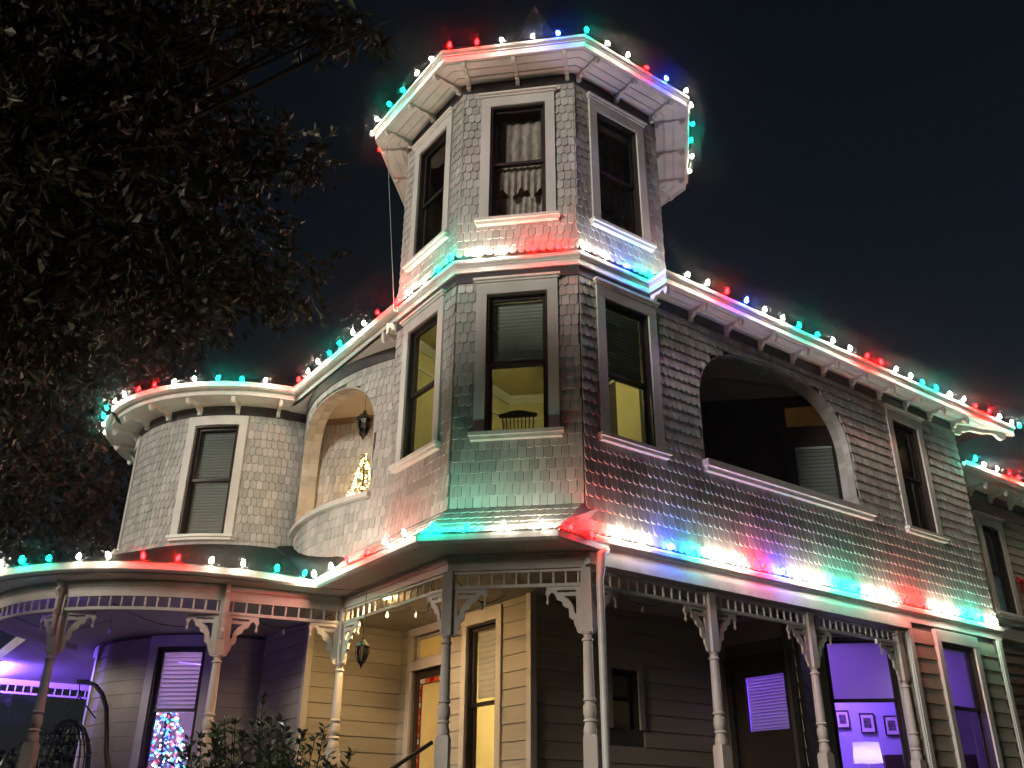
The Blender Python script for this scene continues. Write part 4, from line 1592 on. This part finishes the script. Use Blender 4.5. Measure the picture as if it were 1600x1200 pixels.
windsor((-1.99, 12.95, 4.65), R(182), 'dark spindle-back chair seen in the front tower window')
windsor((-.05, 14.05, 4.70), R(225), 'dark spindle-back chair seen low in the right tower window')
windsor((.15, 15.1, PFLOOR), R(45), 'dark porch chair in shadow left of the second post from the downspout', )
windsor((.75, 15.65, PFLOOR), R(45), 'dark porch chair in shadow behind the post left of the side door')

# framed pictures and the lamp in the violet room
for i, (x, z, w, h) in enumerate(((3.33, 1.92, .25, .33), (3.78, 1.85, .27, .36), (4.22, 1.80, .27, .36))):
    lab = ('leftmost framed picture on the violet wall', 'middle framed picture on the violet wall', 'rightmost framed picture on the violet wall beside the window edge')[i]
    t = thing('picture_frame', (x, 19.57, z - h / 2), lab, 'picture')
    sfp = plane((x, 19.58), (1, 0))
    mb = MB()
    for (a, b, c, d) in ((-w / 2, -w / 2 + .02, -h / 2, h / 2), (w / 2 - .02, w / 2, -h / 2, h / 2), (-w / 2 + .02, w / 2 - .02, h / 2 - .02, h / 2), (-w / 2 + .02, w / 2 - .02, -h / 2, -h / 2 + .02)):
        mb.box(sfp, a, b, z + c, z + d, 0, .025)
    obj('frame', mb, 'wood_dark', t)
    mb = MB()
    mb.box(sfp, -w / 2 + .02, w / 2 - .02, z - h / 2 + .02, z + h / 2 - .02, 0, .010)
    obj('mat_board', mb, 'paper', t)
    mb = MB()
    mb.box(sfp, -w / 4, w / 4, z - h / 4, z + h / 4, .010, .014)
    obj('print', mb, 'photo', t)
t = thing('table_lamp', (3.45, 18.3, .35), 'pale drum-shade table lamp standing in the violet porch window', 'lamp')
mb = MB()
mb.lathe((3.45, 18.3, .38), [(.09, -.1), (.10, 0), (.09, .02), (.03, .05), (.05, .2), (.08, .32), (.05, .46), (.015, .52), (.012, .68)], 14)
obj('base', mb, 'white_wall', t, True)
mb = MB()
nn = 20
v = []
for r, z in ((.25, 1.06), (.225, 1.40)):
    v += [(3.45 + r * math.cos(2 * math.pi * k / nn), 18.3 + r * math.sin(2 * math.pi * k / nn), z) for k in range(nn)]
mb.add(v, [(k, (k + 1) % nn, nn + (k + 1) % nn, nn + k) for k in range(nn)])
obj('lamp_shade', mb, 'lampshade', t, True)
mb = MB()
mb.lathe((3.45, 18.3, 1.10), [(.015, 0), (.04, .05), (.045, .10), (.02, .15)], 8)
obj('bulb', mb, 'lamp_white', t, True)
t = thing('side_table', (3.45, 18.3, PFLOOR), 'dark side table carrying the drum-shade lamp behind the porch window', 'table')
sft = plane((3.0, 18.3), (1, 0))
mb = MB()
mb.box(sft, 0, .9, .24, .28, -.22, .22)
obj('table_top', mb, 'wood_dark', t)
for x in (.03, .83):
    for d in (-.2, .16):
        mb = MB()
        mb.box(sft, x, x + .04, PFLOOR, .24, d, d + .04)
        obj('leg', mb, 'wood_dark', t)
t = thing('sofa', (4.6, 18.9, PFLOOR), 'dark sofa back below the pictures in the violet room', 'sofa')
sft = plane((3.9, 19.1), (1, 0))
mb = MB()
mb.box(sft, 0, 1.6, .5, 1.25, -.2, .0)
obj('backrest', mb, 'wood_dark', t)
mb = MB()
mb.box(sft, 0, 1.6, PFLOOR, .5, -.2, .7)
obj('seat', mb, 'wood_dark', t)
# hanging lamp upstairs right
t = thing('pendant_lamp', (5.78, 20.2, 6.05), 'small glowing yellow cylinder lamp in the upstairs window at the right', 'lamp')
mb = MB()
v = [(5.50 + .085 * math.cos(2 * math.pi * k / 14), 19.3 + .085 * math.sin(2 * math.pi * k / 14), z) for z in (5.74, 6.14) for k in range(14)]
mb.add(v, [(k, (k + 1) % 14, 14 + (k + 1) % 14, 14 + k) for k in range(14)])
obj('lamp_shade', mb, 'lampshade', t, True)
mb = MB()
mb.lathe((5.50, 19.3, 5.86), [(.01, -.05), (.04, -.02), (.04, .03), (.015, .07)], 8)
obj('bulb', mb, 'lamp_glow', t, True)
mb = MB()
mb.tube([(5.50, 19.3, 6.13), (5.50, 19.3, 7.6)], .008, 6)
obj('cord', mb, 'black_metal', t)

# balcony lantern and porch lantern
def lantern(c, top, label, s=1.0):
    t = thing('hanging_lantern', c, label, 'lantern')
    x, y, z = c
    mb = MB()
    mb.tube([(x, y, z + .34 * s), (x, y, top)], .006, 6)
    obj('chain', mb, 'black_metal', t)
    mb = MB()
    mb.lathe(c, [(.004, .34 * s), (.02 * s, .33 * s), (.025 * s, .30 * s), (.06 * s, .27 * s), (.105 * s, .22 * s), (.11 * s, .205 * s)][::-1], 8)
    obj('cap', mb, 'black_metal', t)
    mb = MB()
    for k in range(6):
        a = 2 * math.pi * k / 6
        mb.tube([(x + .095 * s * math.cos(a), y + .095 * s * math.sin(a), z + .21 * s), (x + .10 * s * math.cos(a), y + .10 * s * math.sin(a), z + .12 * s), (x + .055 * s * math.cos(a), y + .055 * s * math.sin(a), z)], .007 * s, 5)
    obj('cage', mb, 'black_metal', t)
    mb = MB()
    mb.lathe(c, [(.004, -.09 * s), (.015 * s, -.05 * s), (.03 * s, -.03 * s), (.06 * s, 0), (.05 * s, .02 * s)], 8)
    obj('finial', mb, 'black_metal', t)
    mb = MB()
    mb.lathe(c, [(.045 * s, .02 * s), (.085 * s, .12 * s), (.08 * s, .2 * s)], 8)
    obj('glass_body', mb, 'glass_dim', t)
    return t


lantern((-5.32, 15.25, 6.62), 7.58, 'dark lantern hanging in the left bowed balcony above the glowing tree', 1.45)
lantern((-4.36, 13.25, 2.15), 3.19, 'black metal lantern hanging at the porch corner beside the bracket', 1.05)


# ------------------------------------------------------------------ Christmas trees
def octa(mb, p, r):
    x, y, z = p
    mb.add([(x + r, y, z), (x - r, y, z), (x, y + r, z), (x, y - r, z), (x, y, z + r), (x, y, z - r)],
           [(0, 2, 4), (2, 1, 4), (1, 3, 4), (3, 0, 4), (2, 0, 5), (1, 2, 5), (3, 1, 5), (0, 3, 5)])


def xmas(loc, h, r, label, lights, nl, size):
    t = thing('christmas_tree', loc, label, 'Christmas tree')
    mb = MB()
    mb.tube([loc, (loc[0], loc[1], loc[2] + h)], [.04, .01], 8)
    obj('trunk', mb, 'bark', t, True)
    mb = MB()
    for i in range(900):
        k = random.random() ** .7
        z = h * (1 - k) * .93 + h * .07
        a = random.uniform(0, 2 * math.pi)
        rr = r * k * random.uniform(.25, 1.05)
        p = Vector((loc[0] + rr * math.cos(a), loc[1] + rr * math.sin(a), loc[2] + z))
        d = Vector((math.cos(a), math.sin(a), -.25)) * random.uniform(.06, .13)
        s = Vector((-math.sin(a), math.cos(a), random.uniform(-.4, .4))) * .018
        mb.add([p - s, p + s, p + d + s * .2, p + d - s * .2], [(0, 1, 2, 3)])
    obj('foliage', mb, 'needle', t, kind='stuff')
    for m, share in lights:
        mb = MB()
        for i in range(int(nl * share)):
            k = random.random() ** .6
            a = random.uniform(0, 2 * math.pi)
            rr = r * k * random.uniform(.75, 1.12)
            octa(mb, (loc[0] + rr * math.cos(a), loc[1] + rr * math.sin(a), loc[2] + h * (1 - k) * .95 + h * .05), size * random.uniform(.7, 1.2))
        obj('fairy_lights', mb, m, t, kind='stuff')
    return t


xmas((-5.36, 15.58, 4.27), 2.12, .60, 'small tree glowing with warm white lights on the left balcony', [('fairy_warm', 1)], 420, .017)
xmas((-9.50, 17.35, PFLOOR), 2.75, .95, 'tall tree dense with blue, red and white lights in the porch window', [('fairy_blue', .36), ('fairy_white', .26), ('fairy_red', .2), ('fairy_green', .18)], 1100, .024)

# ------------------------------------------------------------------ light strings
BULB = {}
m_ = MB()
m_.lathe((0, 0, 0), [(.014, .020), (.026, .038), (.030, .056), (.023, .083), (.012, .106), (.002, .116)], 7)
for c_, nm in (('W', 'bulb_white'), ('R', 'bulb_red'), ('G', 'bulb_green'), ('B', 'bulb_blue')):
    BULB[c_] = mesh_of(m_, nm, 'bulb', True)
m_ = MB()
m_.lathe((0, 0, 0), [(.010, -.016), (.014, -.012), (.014, .018), (.011, .0185)], 7)
SOCKET = mesh_of(m_, 'cord', 'socket', True)


def along(path, s):
    for a, b in zip(path, path[1:]):
        a, b = Vector(a), Vector(b)
        L = (b - a).length
        if s <= L: return a.lerp(b, s / L), (b - a).normalized()
        s -= L
    return Vector(path[-1]), (Vector(path[-1]) - Vector(path[-2])).normalized()


def string(path, s0, cols, label, step=.475, lean=None):
    p0, _ = along(path, s0)
    t = thing('light_string', tuple(p0), label, 'string lights', 'strings of coloured bulbs along the eaves')
    pts = []
    n = len(cols)
    for i in range((n - 1) * 4 + 1):
        p, d = along(path, s0 + step * i / 4)
        k = i % 4
        pts.append(p + Vector((random.uniform(-.004, .004), random.uniform(-.004, .004), -.012 + (0 if k == 0 else random.uniform(-.016, .012)))))
    mb = MB()
    mb.tube(pts, .0045, 5)
    obj('cord', mb, 'cord', t)
    for i, c in enumerate(cols):
        p, d = along(path, s0 + step * i + random.uniform(-.025, .025))
        rot = (random.uniform(-.42, .42), random.uniform(-.42, .42), random.uniform(0, 6))
        k = random.uniform(.94, 1.06)
        b = inst('bulb', BULB[c], p, t, rot=rot, scale=(k, k, k))
        s_ = inst('socket', SOCKET, (0, 0, 0), None)
        s_.parent = b
    return t


te = [(*octp(EAVE_A + .105, g), ZE - .015) for g in (-202.5, -157.5, -112.5, -67.5, -22.5, 22.5, 67.5)]
string(te, 1.9, 'RWWGGWWRRWWBGWWRBWWGGWWR', 'string of coloured bulbs round the top eave of the tower', .4695)
bt = [(*octp(2.465, g), ZB + .01) for g in (-157.5, -112.5, -67.5)] + [(*tuple(PR(1.37, 0, .185).xy), ZB + .01), (*tuple(PR(1.37, 0, EO).xy), ZB + .01)]
string(bt, .25, 'RWWGGWWRRWWBG', 'string of coloured bulbs on the cornice between the upper two tower storeys', .436)
re_ = [(*tuple(PR(1.43, 0, EO + .10).xy), ZB - .01), (*tuple(PR(12.2, 0, EO + .10).xy), ZB - .01)]
string(re_, .36, 'WWRBWWGGWWRRWWGGWWRRWWG', 'long string of coloured bulbs along the right main eave against the sky', .478)
le_ = [(b_c1[0] + T_L[0] * s + N_L[0] * .19, b_c1[1] + T_L[1] * s + N_L[1] * .19, ZB + .02) for s in (0, 6.6)]
string(le_, 2.21, 'RWWGGWWRR', 'short sloping string of coloured bulbs from the tower down to the turret', .482)
ta = [(x, y, ZB + .02) for x, y in tarc(ER + .19, -30, -240, 80)]
string(ta, 2.40, 'WGGWWRRWWGGWWRRW', 'string of coloured bulbs curving round the turret eave', .478)
pa = [(x, y, ZG + .015) for x, y in parc(PORCH_R + .07, -30, -130, 50)]
string(pa, .70, 'GGWWRRWWGGW', 'string of coloured bulbs along the curved left porch gutter', .482)
pl_ = [(G0[0] + N_L[0] * .05, G0[1] + N_L[1] * .05, ZG + .01), (G1[0] + N_L[0] * .05, G1[1] + N_L[1] * .05, ZG + .01)]
string(pl_, .12, 'WWRRWW', 'six white and red bulbs on the slanting porch gutter left of the tower front', .56)
pcg = [(G1[0], G1[1] - .05, ZG + .01), (G2[0] + .02, G2[1] - .05, ZG + .01), (G3[0] + .05, G3[1] - .02, ZG + .01)]
string(pcg, .22, 'GGWWRR', 'six green, white and red bulbs on the porch gutter under the tower front', .475)
rs_ = [(*tuple(PR(0, 0, .165).xy), 3.55), (*tuple(PR(11, 0, .165).xy), 3.55)]
string(rs_, .50, 'WWBGWWRBWWGGWWRRWWGGW', 'long string of coloured bulbs at the foot of the right shingled wall', .478)
ws_ = [(*tuple(PW(10.6, 0, .69).xy), 7.05), (*tuple(PW(17, 0, .69).xy), 7.05)]
string(ws_, .20, 'GWWRRWWGGWWRR', 'string of coloured bulbs along the low rear eave at the far right', .475)


# unlit festoon lights under the porch ceiling
def festoon(pts, label, n=3):
    t = thing('festoon_cord', pts[0], label, 'festoon lights', 'unlit festoon cords under the porch')
    P = []
    for a, b in zip(pts, pts[1:]):
        for i in range(8):
            k = i / 8
            p = Vector(a).lerp(Vector(b), k)
            p.z -= .28 * math.sin(math.pi * k) * (Vector(a) - Vector(b)).length / 2
            P.append(p)
    P.append(Vector(pts[-1]))
    mb = MB()
    mb.tube(P, .007, 5)
    obj('cord', mb, 'black_metal', t)
    for i in range(4, len(P), 6):
        mb = MB()
        mb.lathe(tuple(P[i]), [(.012, -.015), (.03, -.07), (.028, -.09), (.01, -.11)][::-1], 8)
        b = obj('bulb', mb, 'bulb_clear', t, True)
        mb = MB()
        mb.lathe(tuple(P[i]), [(.016, -.02), (.016, .01)], 7)
        obj('socket', mb, 'black_metal', b)
    return t


festoon([(-4.6, 13.9, 3.16), (-3.95, 14.3, 3.16), (-3.3, 13.3, 3.14), (-2.75, 12.2, 3.05), (-2.3, 13.6, 3.14)], 'dark unlit festoon cord zigzagging under the porch ceiling by the front door')
festoon([(-10.4, 13.4, 3.05), (-9.3, 14.6, 3.16), (-8.3, 13.0, 3.05), (-6.9, 14.4, 3.15), (-5.3, 14.4, 3.1)], 'dark unlit festoon cord under the violet left porch ceiling')
festoon([(-.8, 12.3, 3.05), (0.3, 13.8, 3.1), (1.5, 14.7, 3.05), (2.9, 16.0, 3.1), (4.1, 16.7, 3.05)], 'dark unlit festoon cord behind the right porch posts')

# violet strip light on the inside of the round porch beam
mb = MB()
mb.tube([(-14.45, 18.82, 3.155), (-15.2, 19.58, 3.155), (-16.0, 20.38, 3.155)], .025, 6)
o = obj('strip_light', mb, 'strip_violet', None)
setp(o, 'violet strip light under the side beam at the far left end of the porch', 'strip light')
mb = MB()
mb.tube([(*pc(a, 3.19), 3.188) for a in range(-122, -96, 4)], .010, 6)
o = obj('strip_light', mb, 'strip_faint', None)
setp(o, 'violet strip light tucked behind the front beam of the round porch', 'strip light')
# flush warm lamp on the porch ceiling just inside the beam
pw = (P2[0] * .70 + P3[0] * .30 - N_L[0] * .20, P2[1] * .70 + P3[1] * .30 - N_L[1] * .20)
t = thing('flush_lamp', (pw[0], pw[1], 3.16), 'flat warm lamp on the porch ceiling inside the beam by the front door', 'lamp')
mb = MB()
mb.lathe((pw[0], pw[1], 3.160), [(.06, 0), (.085, .008), (.085, .02), (.04, .024)], 14)
obj('diffuser', mb, 'lamp_porch', t, True)

# hanging egg chair on the left porch
t = thing('hanging_chair', (-8.75, 14.35, PFLOOR), 'dark hanging chair on a curved stand at the left of the porch', 'hanging chair')
def S(x, z, y=14.3): return (x * 14.3 / 13.6, y, z * 14.3 / 13.6)


mb = MB()
mb.tube([S(-9.04, 2.0), S(-8.88, 1.99), S(-8.72, 1.93), S(-8.58, 1.80), S(-8.47, 1.6), S(-8.40, 1.3), S(-8.33, .95), S(-8.2, .6), S(-8.1, .2), S(-8.1, PFLOOR)], [.03, .032, .034, .036, .036, .036, .04, .045, .05, .05], 9)
obj('stand', mb, 'black_metal', t, True)
mb = MB()
mb.tube([S(-9.0, 2.0), S(-8.97, 1.78)], .01, 5)
for x, z in ((-9.12, 1.40), (-8.62, 1.45)):
    mb.tube([S(-8.97, 1.78), S(x, z)], .012, 5)
obj('chains', mb, 'black_metal', t)
mb = MB()
cx_, cz_ = -9.05, .75
for k in range(14):
    a = math.pi * k / 13
    pts = []
    for j in range(11):
        b = math.pi * (j / 10) - math.pi / 2
        pts.append(S(cx_ + .42 * math.cos(a), cz_ + .72 * math.sin(b), 14.3 + .42 * math.sin(a) * math.cos(b)) if False else
                   S(cx_ + .42 * math.cos(a) * math.cos(b), cz_ + .70 * math.sin(b), 14.3 + .42 * math.sin(a) * math.cos(b)))
    mb.tube(pts, .012, 4)
for j in range(1, 12):
    b = math.pi * (j / 12) - math.pi / 2
    pts = [S(cx_ + .42 * math.cos(math.pi * k / 13) * math.cos(b), cz_ + .70 * math.sin(b), 14.3 + .42 * math.sin(math.pi * k / 13) * math.cos(b)) for k in range(14)]
    mb.tube(pts, .010, 4)
obj('basket', mb, 'black_metal', t)
mb = MB()
mb.lathe((cx_ * 14.3 / 13.6, 14.45, .25), [(.05, -.2), (.28, -.12), (.36, .05), (.30, .16), (.05, .2)], 14)
obj('cushion', mb, 'dark_room', t, True)

# steps handrail, cable, red bow
t = thing('handrail', (-3.1, 10.9, GROUND), 'black handrail rising to the porch beside the front post', 'handrail')
mb = MB()
mb.tube([(-3.75, 10.6, -.05), (-3.3, 11.5, .62), (-2.95, 12.0, .95)], .028, 8)
obj('rail', mb, 'black_metal', t, True)
for p in ((-3.7, 10.7, .02), (-3.3, 11.5, .62)):
    mb = MB()
    mb.tube([(p[0], p[1], GROUND), p], .02, 8)
    obj('baluster', mb, 'black_metal', t, True)
mb = MB()
a, b = octp(2.75, -157.5), octp(2.36, -157.5)
mb.tube([(a[0] + .05, a[1] + .02, ZE - .3), (b[0] - .02, b[1] - .0, ZB + .1)], .006, 5)
setp(obj('cable', mb, 'wire'), 'thin pale cable running down the left side of the tower', 'cable')
t = thing('red_bow', tuple(PW(12.95, 4.9, .05)), 'red bow hung on the rear wing at the right edge', 'bow')
c = PW(12.95, 4.95, .06)
for s_ in (-1, 1):
    mb = MB()
    o_ = Vector((T_R[0], T_R[1], 0)) * s_
    mb.add([c + Vector((0, 0, -.03)), c + o_ * .17 + Vector((0, 0, -.10)), c + o_ * .17 + Vector((0, 0, .10)), c + Vector((0, 0, .03)), c + o_ * .09 + Vector((N_R[0] * .07, N_R[1] * .07, 0))],
           [(0, 1, 4), (1, 2, 4), (2, 3, 4), (3, 0, 4), (0, 3, 2, 1)])
    obj('loop', mb, 'red_cloth', t)
    mb = MB()
    mb.add([c + o_ * .02, c + o_ * .05, c + o_ * .13 + Vector((0, 0, -.28)), c + o_ * .06 + Vector((0, 0, -.30)), c + o_ * .03 + Vector((N_R[0] * .03, N_R[1] * .03, -.1))], [(0, 1, 4), (1, 2, 4), (2, 3, 4), (3, 0, 4), (3, 2, 1, 0)])
    obj('tail', mb, 'red_cloth', t)


# ------------------------------------------------------------------ trees and shrub
def leafblade(mb, p, d, L, W_, roll):
    d = d.normalized()
    s = d.orthogonal().normalized()
    s = Matrix.Rotation(roll, 3, d) @ s
    nrm = d.cross(s)
    a = p + d * L * .45 + nrm * L * .05
    mb.add([p, a + s * W_, p + d * L, a - s * W_], [(0, 1, 2, 3)])


def px(x, y, dist):          # point on the sight line through a photo pixel, used to size up the crown masses
    d = fw + r2 * ((x - 800) / F_PX) + u2 * ((600 - y) / F_PX)
    return d.normalized() * dist


def tree(name, base, trunk_pts, clumps, nleaf, leaf, m, label, twig_seed, L=.10, W_=.017, droop=.55):
    rnd = random.Random(twig_seed)
    t = thing(name, base, label, 'tree')
    mb = MB()
    mb.tube(trunk_pts, [.34, .30, .26, .20][:len(trunk_pts)], 12)
    trunk = obj('trunk', mb, 'bark', t, True)
    top = Vector(trunk_pts[-1])
    mb = MB()
    for c, r in clumps:
        c = Vector(c)
        mid = top.lerp(c, .5) + Vector((rnd.uniform(-.4, .4), rnd.uniform(-.4, .4), rnd.uniform(.1, .7)))
        mb.tube([top, top.lerp(mid, .5) + Vector((0, 0, .25)), mid, mid.lerp(c, .6), c], [.085, .06, .04, .022, .009], 6)
        for k in range(5):
            e = c + Vector((rnd.gauss(0, r * .5), rnd.gauss(0, r * .5), rnd.gauss(0, r * .4)))
            mm = mid.lerp(c, rnd.uniform(.3, .9))
            mb.tube([mm, mm.lerp(e, .5) + Vector((0, 0, .06)), e], [.016, .010, .004], 4)
    obj('limbs', mb, 'bark', trunk, True)
    mb = MB()
    vol = sum(r ** 2 for _, r in clumps)
    for c, r in clumps:
        c = Vector(c)
        ntw = int(nleaf * r ** 2 / vol / leaf)
        for i in range(ntw):
            v = Vector((rnd.gauss(0, 1), rnd.gauss(0, 1), rnd.gauss(0, 1))).normalized() * (rnd.random() ** .38) * r
            v.z *= .85
            p = c + v * (1 + .25 * math.sin(v.x * 5) * math.cos(v.y * 4 + v.z * 3))
            td = (Vector((rnd.gauss(0, .6), rnd.gauss(0, .6), rnd.gauss(-droop, .35)))).normalized()
            for j in range(leaf):
                q_ = p + td * (j / leaf) * rnd.uniform(.25, .42) + Vector((rnd.gauss(0, .02), rnd.gauss(0, .02), rnd.gauss(0, .02)))
                dd = td + Vector((rnd.gauss(0, .6), rnd.gauss(0, .6), rnd.gauss(-.1, .5)))
                leafblade(mb, q_, dd, L * rnd.uniform(.35, 1.25), W_ * rnd.uniform(.5, 1.3), rnd.uniform(0, 6.28))
    obj('crown', mb, m, t, kind='stuff')
    return t


cl = []
for (x, y, d, r) in ((40, 60, 11.0, 1.25), (200, 30, 11.5, 1.25), (120, 190, 10.6, 1.3), (270, 130, 11.4, .95), (20, 330, 10.8, 1.2), (190, 300, 11.2, 1.15), (330, 215, 11.8, .72),
                     (430, 235, 12.0, .50), (485, 245, 12.2, .28), (300, 330, 11.6, .8), (385, 275, 12.0, .4), (100, 450, 11.4, 1.1), (240, 430, 11.8, .9), (360, 395, 12.2, .62), (440, 430, 12.4, .48),
                     (455, 475, 12.5, .30), (400, 450, 12.3, .36), (330, 470, 12.0, .42), (-10, 560, 11.6, .8), (-120, 200, 10.6, 1.8), (-100, 480, 11, 1.6), (390, 20, 10.2, .25), (480, 5, 10.0, .42), (550, 35, 9.8, .26), (430, -30, 10, .5),
                     (590, 45, 9.8, .13),  (0, -80, 10.5, 1.4), (250, -90, 10.5, 1.3), (450, 355, 12.2, .22)):
    cl.append((px(x, y, d), r))
cl += [((-7.4, 6.9, 2.9), .8), ((-7.5, 6.8, 4.0), .8), ((-8.2, 6.8, 3.4), .8)]  # low clumps out of view, added to shade the front door siding
tree('oak_tree', (-9.6, 6.4, GROUND), [(-9.6, 6.4, GROUND), (-9.5, 6.5, 1.2), (-9.2, 6.8, 3.4), (-8.8, 7.2, 4.6)], cl, 34000, 7, 'leaf_oak', 'big dark oak with drooping leaves filling the upper left', 3, .18, .034)
cl = []
for (x, y, d, r) in ((40, 680, 27, 2.4), (150, 540, 28, 2.2), (230, 540, 29, 1.7), (280, 520, 29.5, 1.2), (50, 820, 26.5, 2.0), (130, 760, 27.5, 1.8), (20, 520, 27, 2.5), (-80, 680, 26, 2.8), (330, 500, 30, .9), (150, 670, 29, 1.8), (180, 820, 29, 1.5), (-60, 850, 26, 2.2)):
    cl.append((px(x, y, d), r))
tree('rusty_tree', (-20.5, 22.0, GROUND), [(-20.5, 22.0, GROUND), (-20.4, 22.1, 1.5), (-20.0, 22.3, 4.0), (-19.4, 22.5, 5.6)], cl, 24000, 7, 'leaf_rust', 'reddish-brown tree standing beyond the turret at the left edge', 5, .21, .042)
cl = [((-12.9, 8.6, 2.5), 1.0), ((-11.6, 8.9, 2.2), 1.05), ((-10.4, 9.1, 2.4), .85), ((-12.2, 8.4, 3.6), .9), ((-10.9, 8.6, 3.4), .8), ((-13.6, 9.2, 3.0), .8), ((-11.4, 10.6, 3.3), .8), ((-10.6, 10.5, 2.6), .7), ((-14.8, 10.3, 2.8), 1.0), ((-13.8, 10.6, 2.5), .9), ((-15.0, 9.8, 3.6), .8)]
tree('assumed_shade_tree', (-11.8, 8.5, GROUND), [(-11.8, 8.5, GROUND), (-11.8, 8.55, -.6), (-11.75, 8.6, .4), (-11.8, 8.6, 1.2)], cl, 16000, 6, 'leaf_oak', 'assumed low leafy tree out of view, added to shade the left end of the porch', 9, .15, .03)  # unseen tree, assumed and added to keep the key light off the left porch
# dark hedge added to black out the horizon beyond the porch
rnd = random.Random(23)
t = thing('backdrop', (-21, 27, GROUND), 'black leafy hedge added to hide the horizon glow past the left porch', 'backdrop')
mbl, mbs = MB(), MB()
for k in range(14):
    x = -28 + k * 1.25
    mbs.tube([(x, 27.5 + .35 * k, GROUND), (x + .1, 27.5 + .35 * k, GROUND + 3.2)], [.06, .02], 5)
for k in range(9000):
    u = rnd.uniform(0, 17)
    z = GROUND + 4.2 * rnd.random() ** .8
    leafblade(mbl, Vector((-28 + u + rnd.gauss(0, .1), 27.5 + .28 * u + rnd.uniform(-.7, .7), z + .4 * math.sin(u * 1.7))), Vector((rnd.gauss(0, 1), rnd.gauss(0, 1), rnd.gauss(0, .7))), rnd.uniform(.2, .34), rnd.uniform(.05, .10), rnd.uniform(0, 6))
obj('stems', mbs, 'bark', t)
obj('leaves', mbl, 'leaf_shrub', t, kind='stuff')
# shrub
t = thing('shrub', (-3.9, 9.3, GROUND), 'leafy evergreen shrub growing in front of the porch steps', 'shrub')
rnd = random.Random(11)
mbs, mbl = MB(), MB()
tips = [(-3.98, 9.1, 1.14), (-4.42, 9.2, .98), (-4.25, 9.1, .92), (-3.75, 9.15, .90), (-3.40, 9.1, .78), (-3.28, 9.0, .86), (-3.55, 9.2, .68), (-4.65, 9.2, .58), (-4.1, 9.0, .82), (-3.85, 9.3, .98),
        (-4.78, 9.1, .66), (-3.2, 9.2, .50)]
for k in range(46):
    tx = rnd.uniform(-4.75, -3.25)
    tips.append((tx, rnd.uniform(8.8, 9.8), rnd.uniform(.45, .62 + .34 * math.cos((tx + 4.0) * 1.6))))
for (tx, ty, tz) in tips:
    base = Vector((-3.9 + (tx + 3.9) * .25, 9.3, GROUND))
    tip = Vector((tx, ty, tz))
    mid = base.lerp(tip, .6) + Vector((rnd.uniform(-.05, .05), 0, -.08))
    mbs.tube([base, mid, tip], [.018, .011, .004], 5)
    for k in range(64):
        f_ = 1 - (rnd.random() ** 1.6) * .62
        p = base.lerp(mid, f_ / .6) if f_ < .6 else mid.lerp(tip, (f_ - .6) / .4)
        a = k * 2.4 + rnd.uniform(-.4, .4)
        off = Vector((math.cos(a), math.sin(a), rnd.uniform(.2, 1.0)))
        br_ = rnd.random() < .6 and f_ < .93
        if br_: p = p + Vector((off.x, off.y, .5)) * rnd.uniform(.04, .20)
        leafblade(mbl, p, off, rnd.uniform(.065, .11), rnd.uniform(.013, .020), rnd.uniform(-.6, .6))
obj('stems', mbs, 'bark', t)
obj('leaves', mbl, 'leaf_shrub', t, kind='stuff')

# ------------------------------------------------------------------ mist box added to imitate lens glow round the bulbs
mb = MB()
mb.slab([(-405, -405), (405, -405), (405, 405), (-405, 405)], GROUND - 1, 17.5)
hz = obj('glow_haze', mb, 'wire', None)
hz["kind"] = "stuff"
hm = bpy.data.materials.new('glow_haze')
hm.use_nodes = True
hn = hm.node_tree.nodes
hn.remove(hn["Principled BSDF"])
hv = hn.new("ShaderNodeVolumePrincipled")
hv.inputs["Color"].default_value = (1, 1, 1, 1)
hv.inputs["Density"].default_value = 0.0020
hv.inputs["Anisotropy"].default_value = 0.99
hm.node_tree.links.new(hv.outputs[0], hn["Material Output"].inputs["Volume"])
hz.data.materials.clear()
hz.data.materials.append(hm)

for o in bpy.data.objects:
    if "_at" in o: del o["_at"]
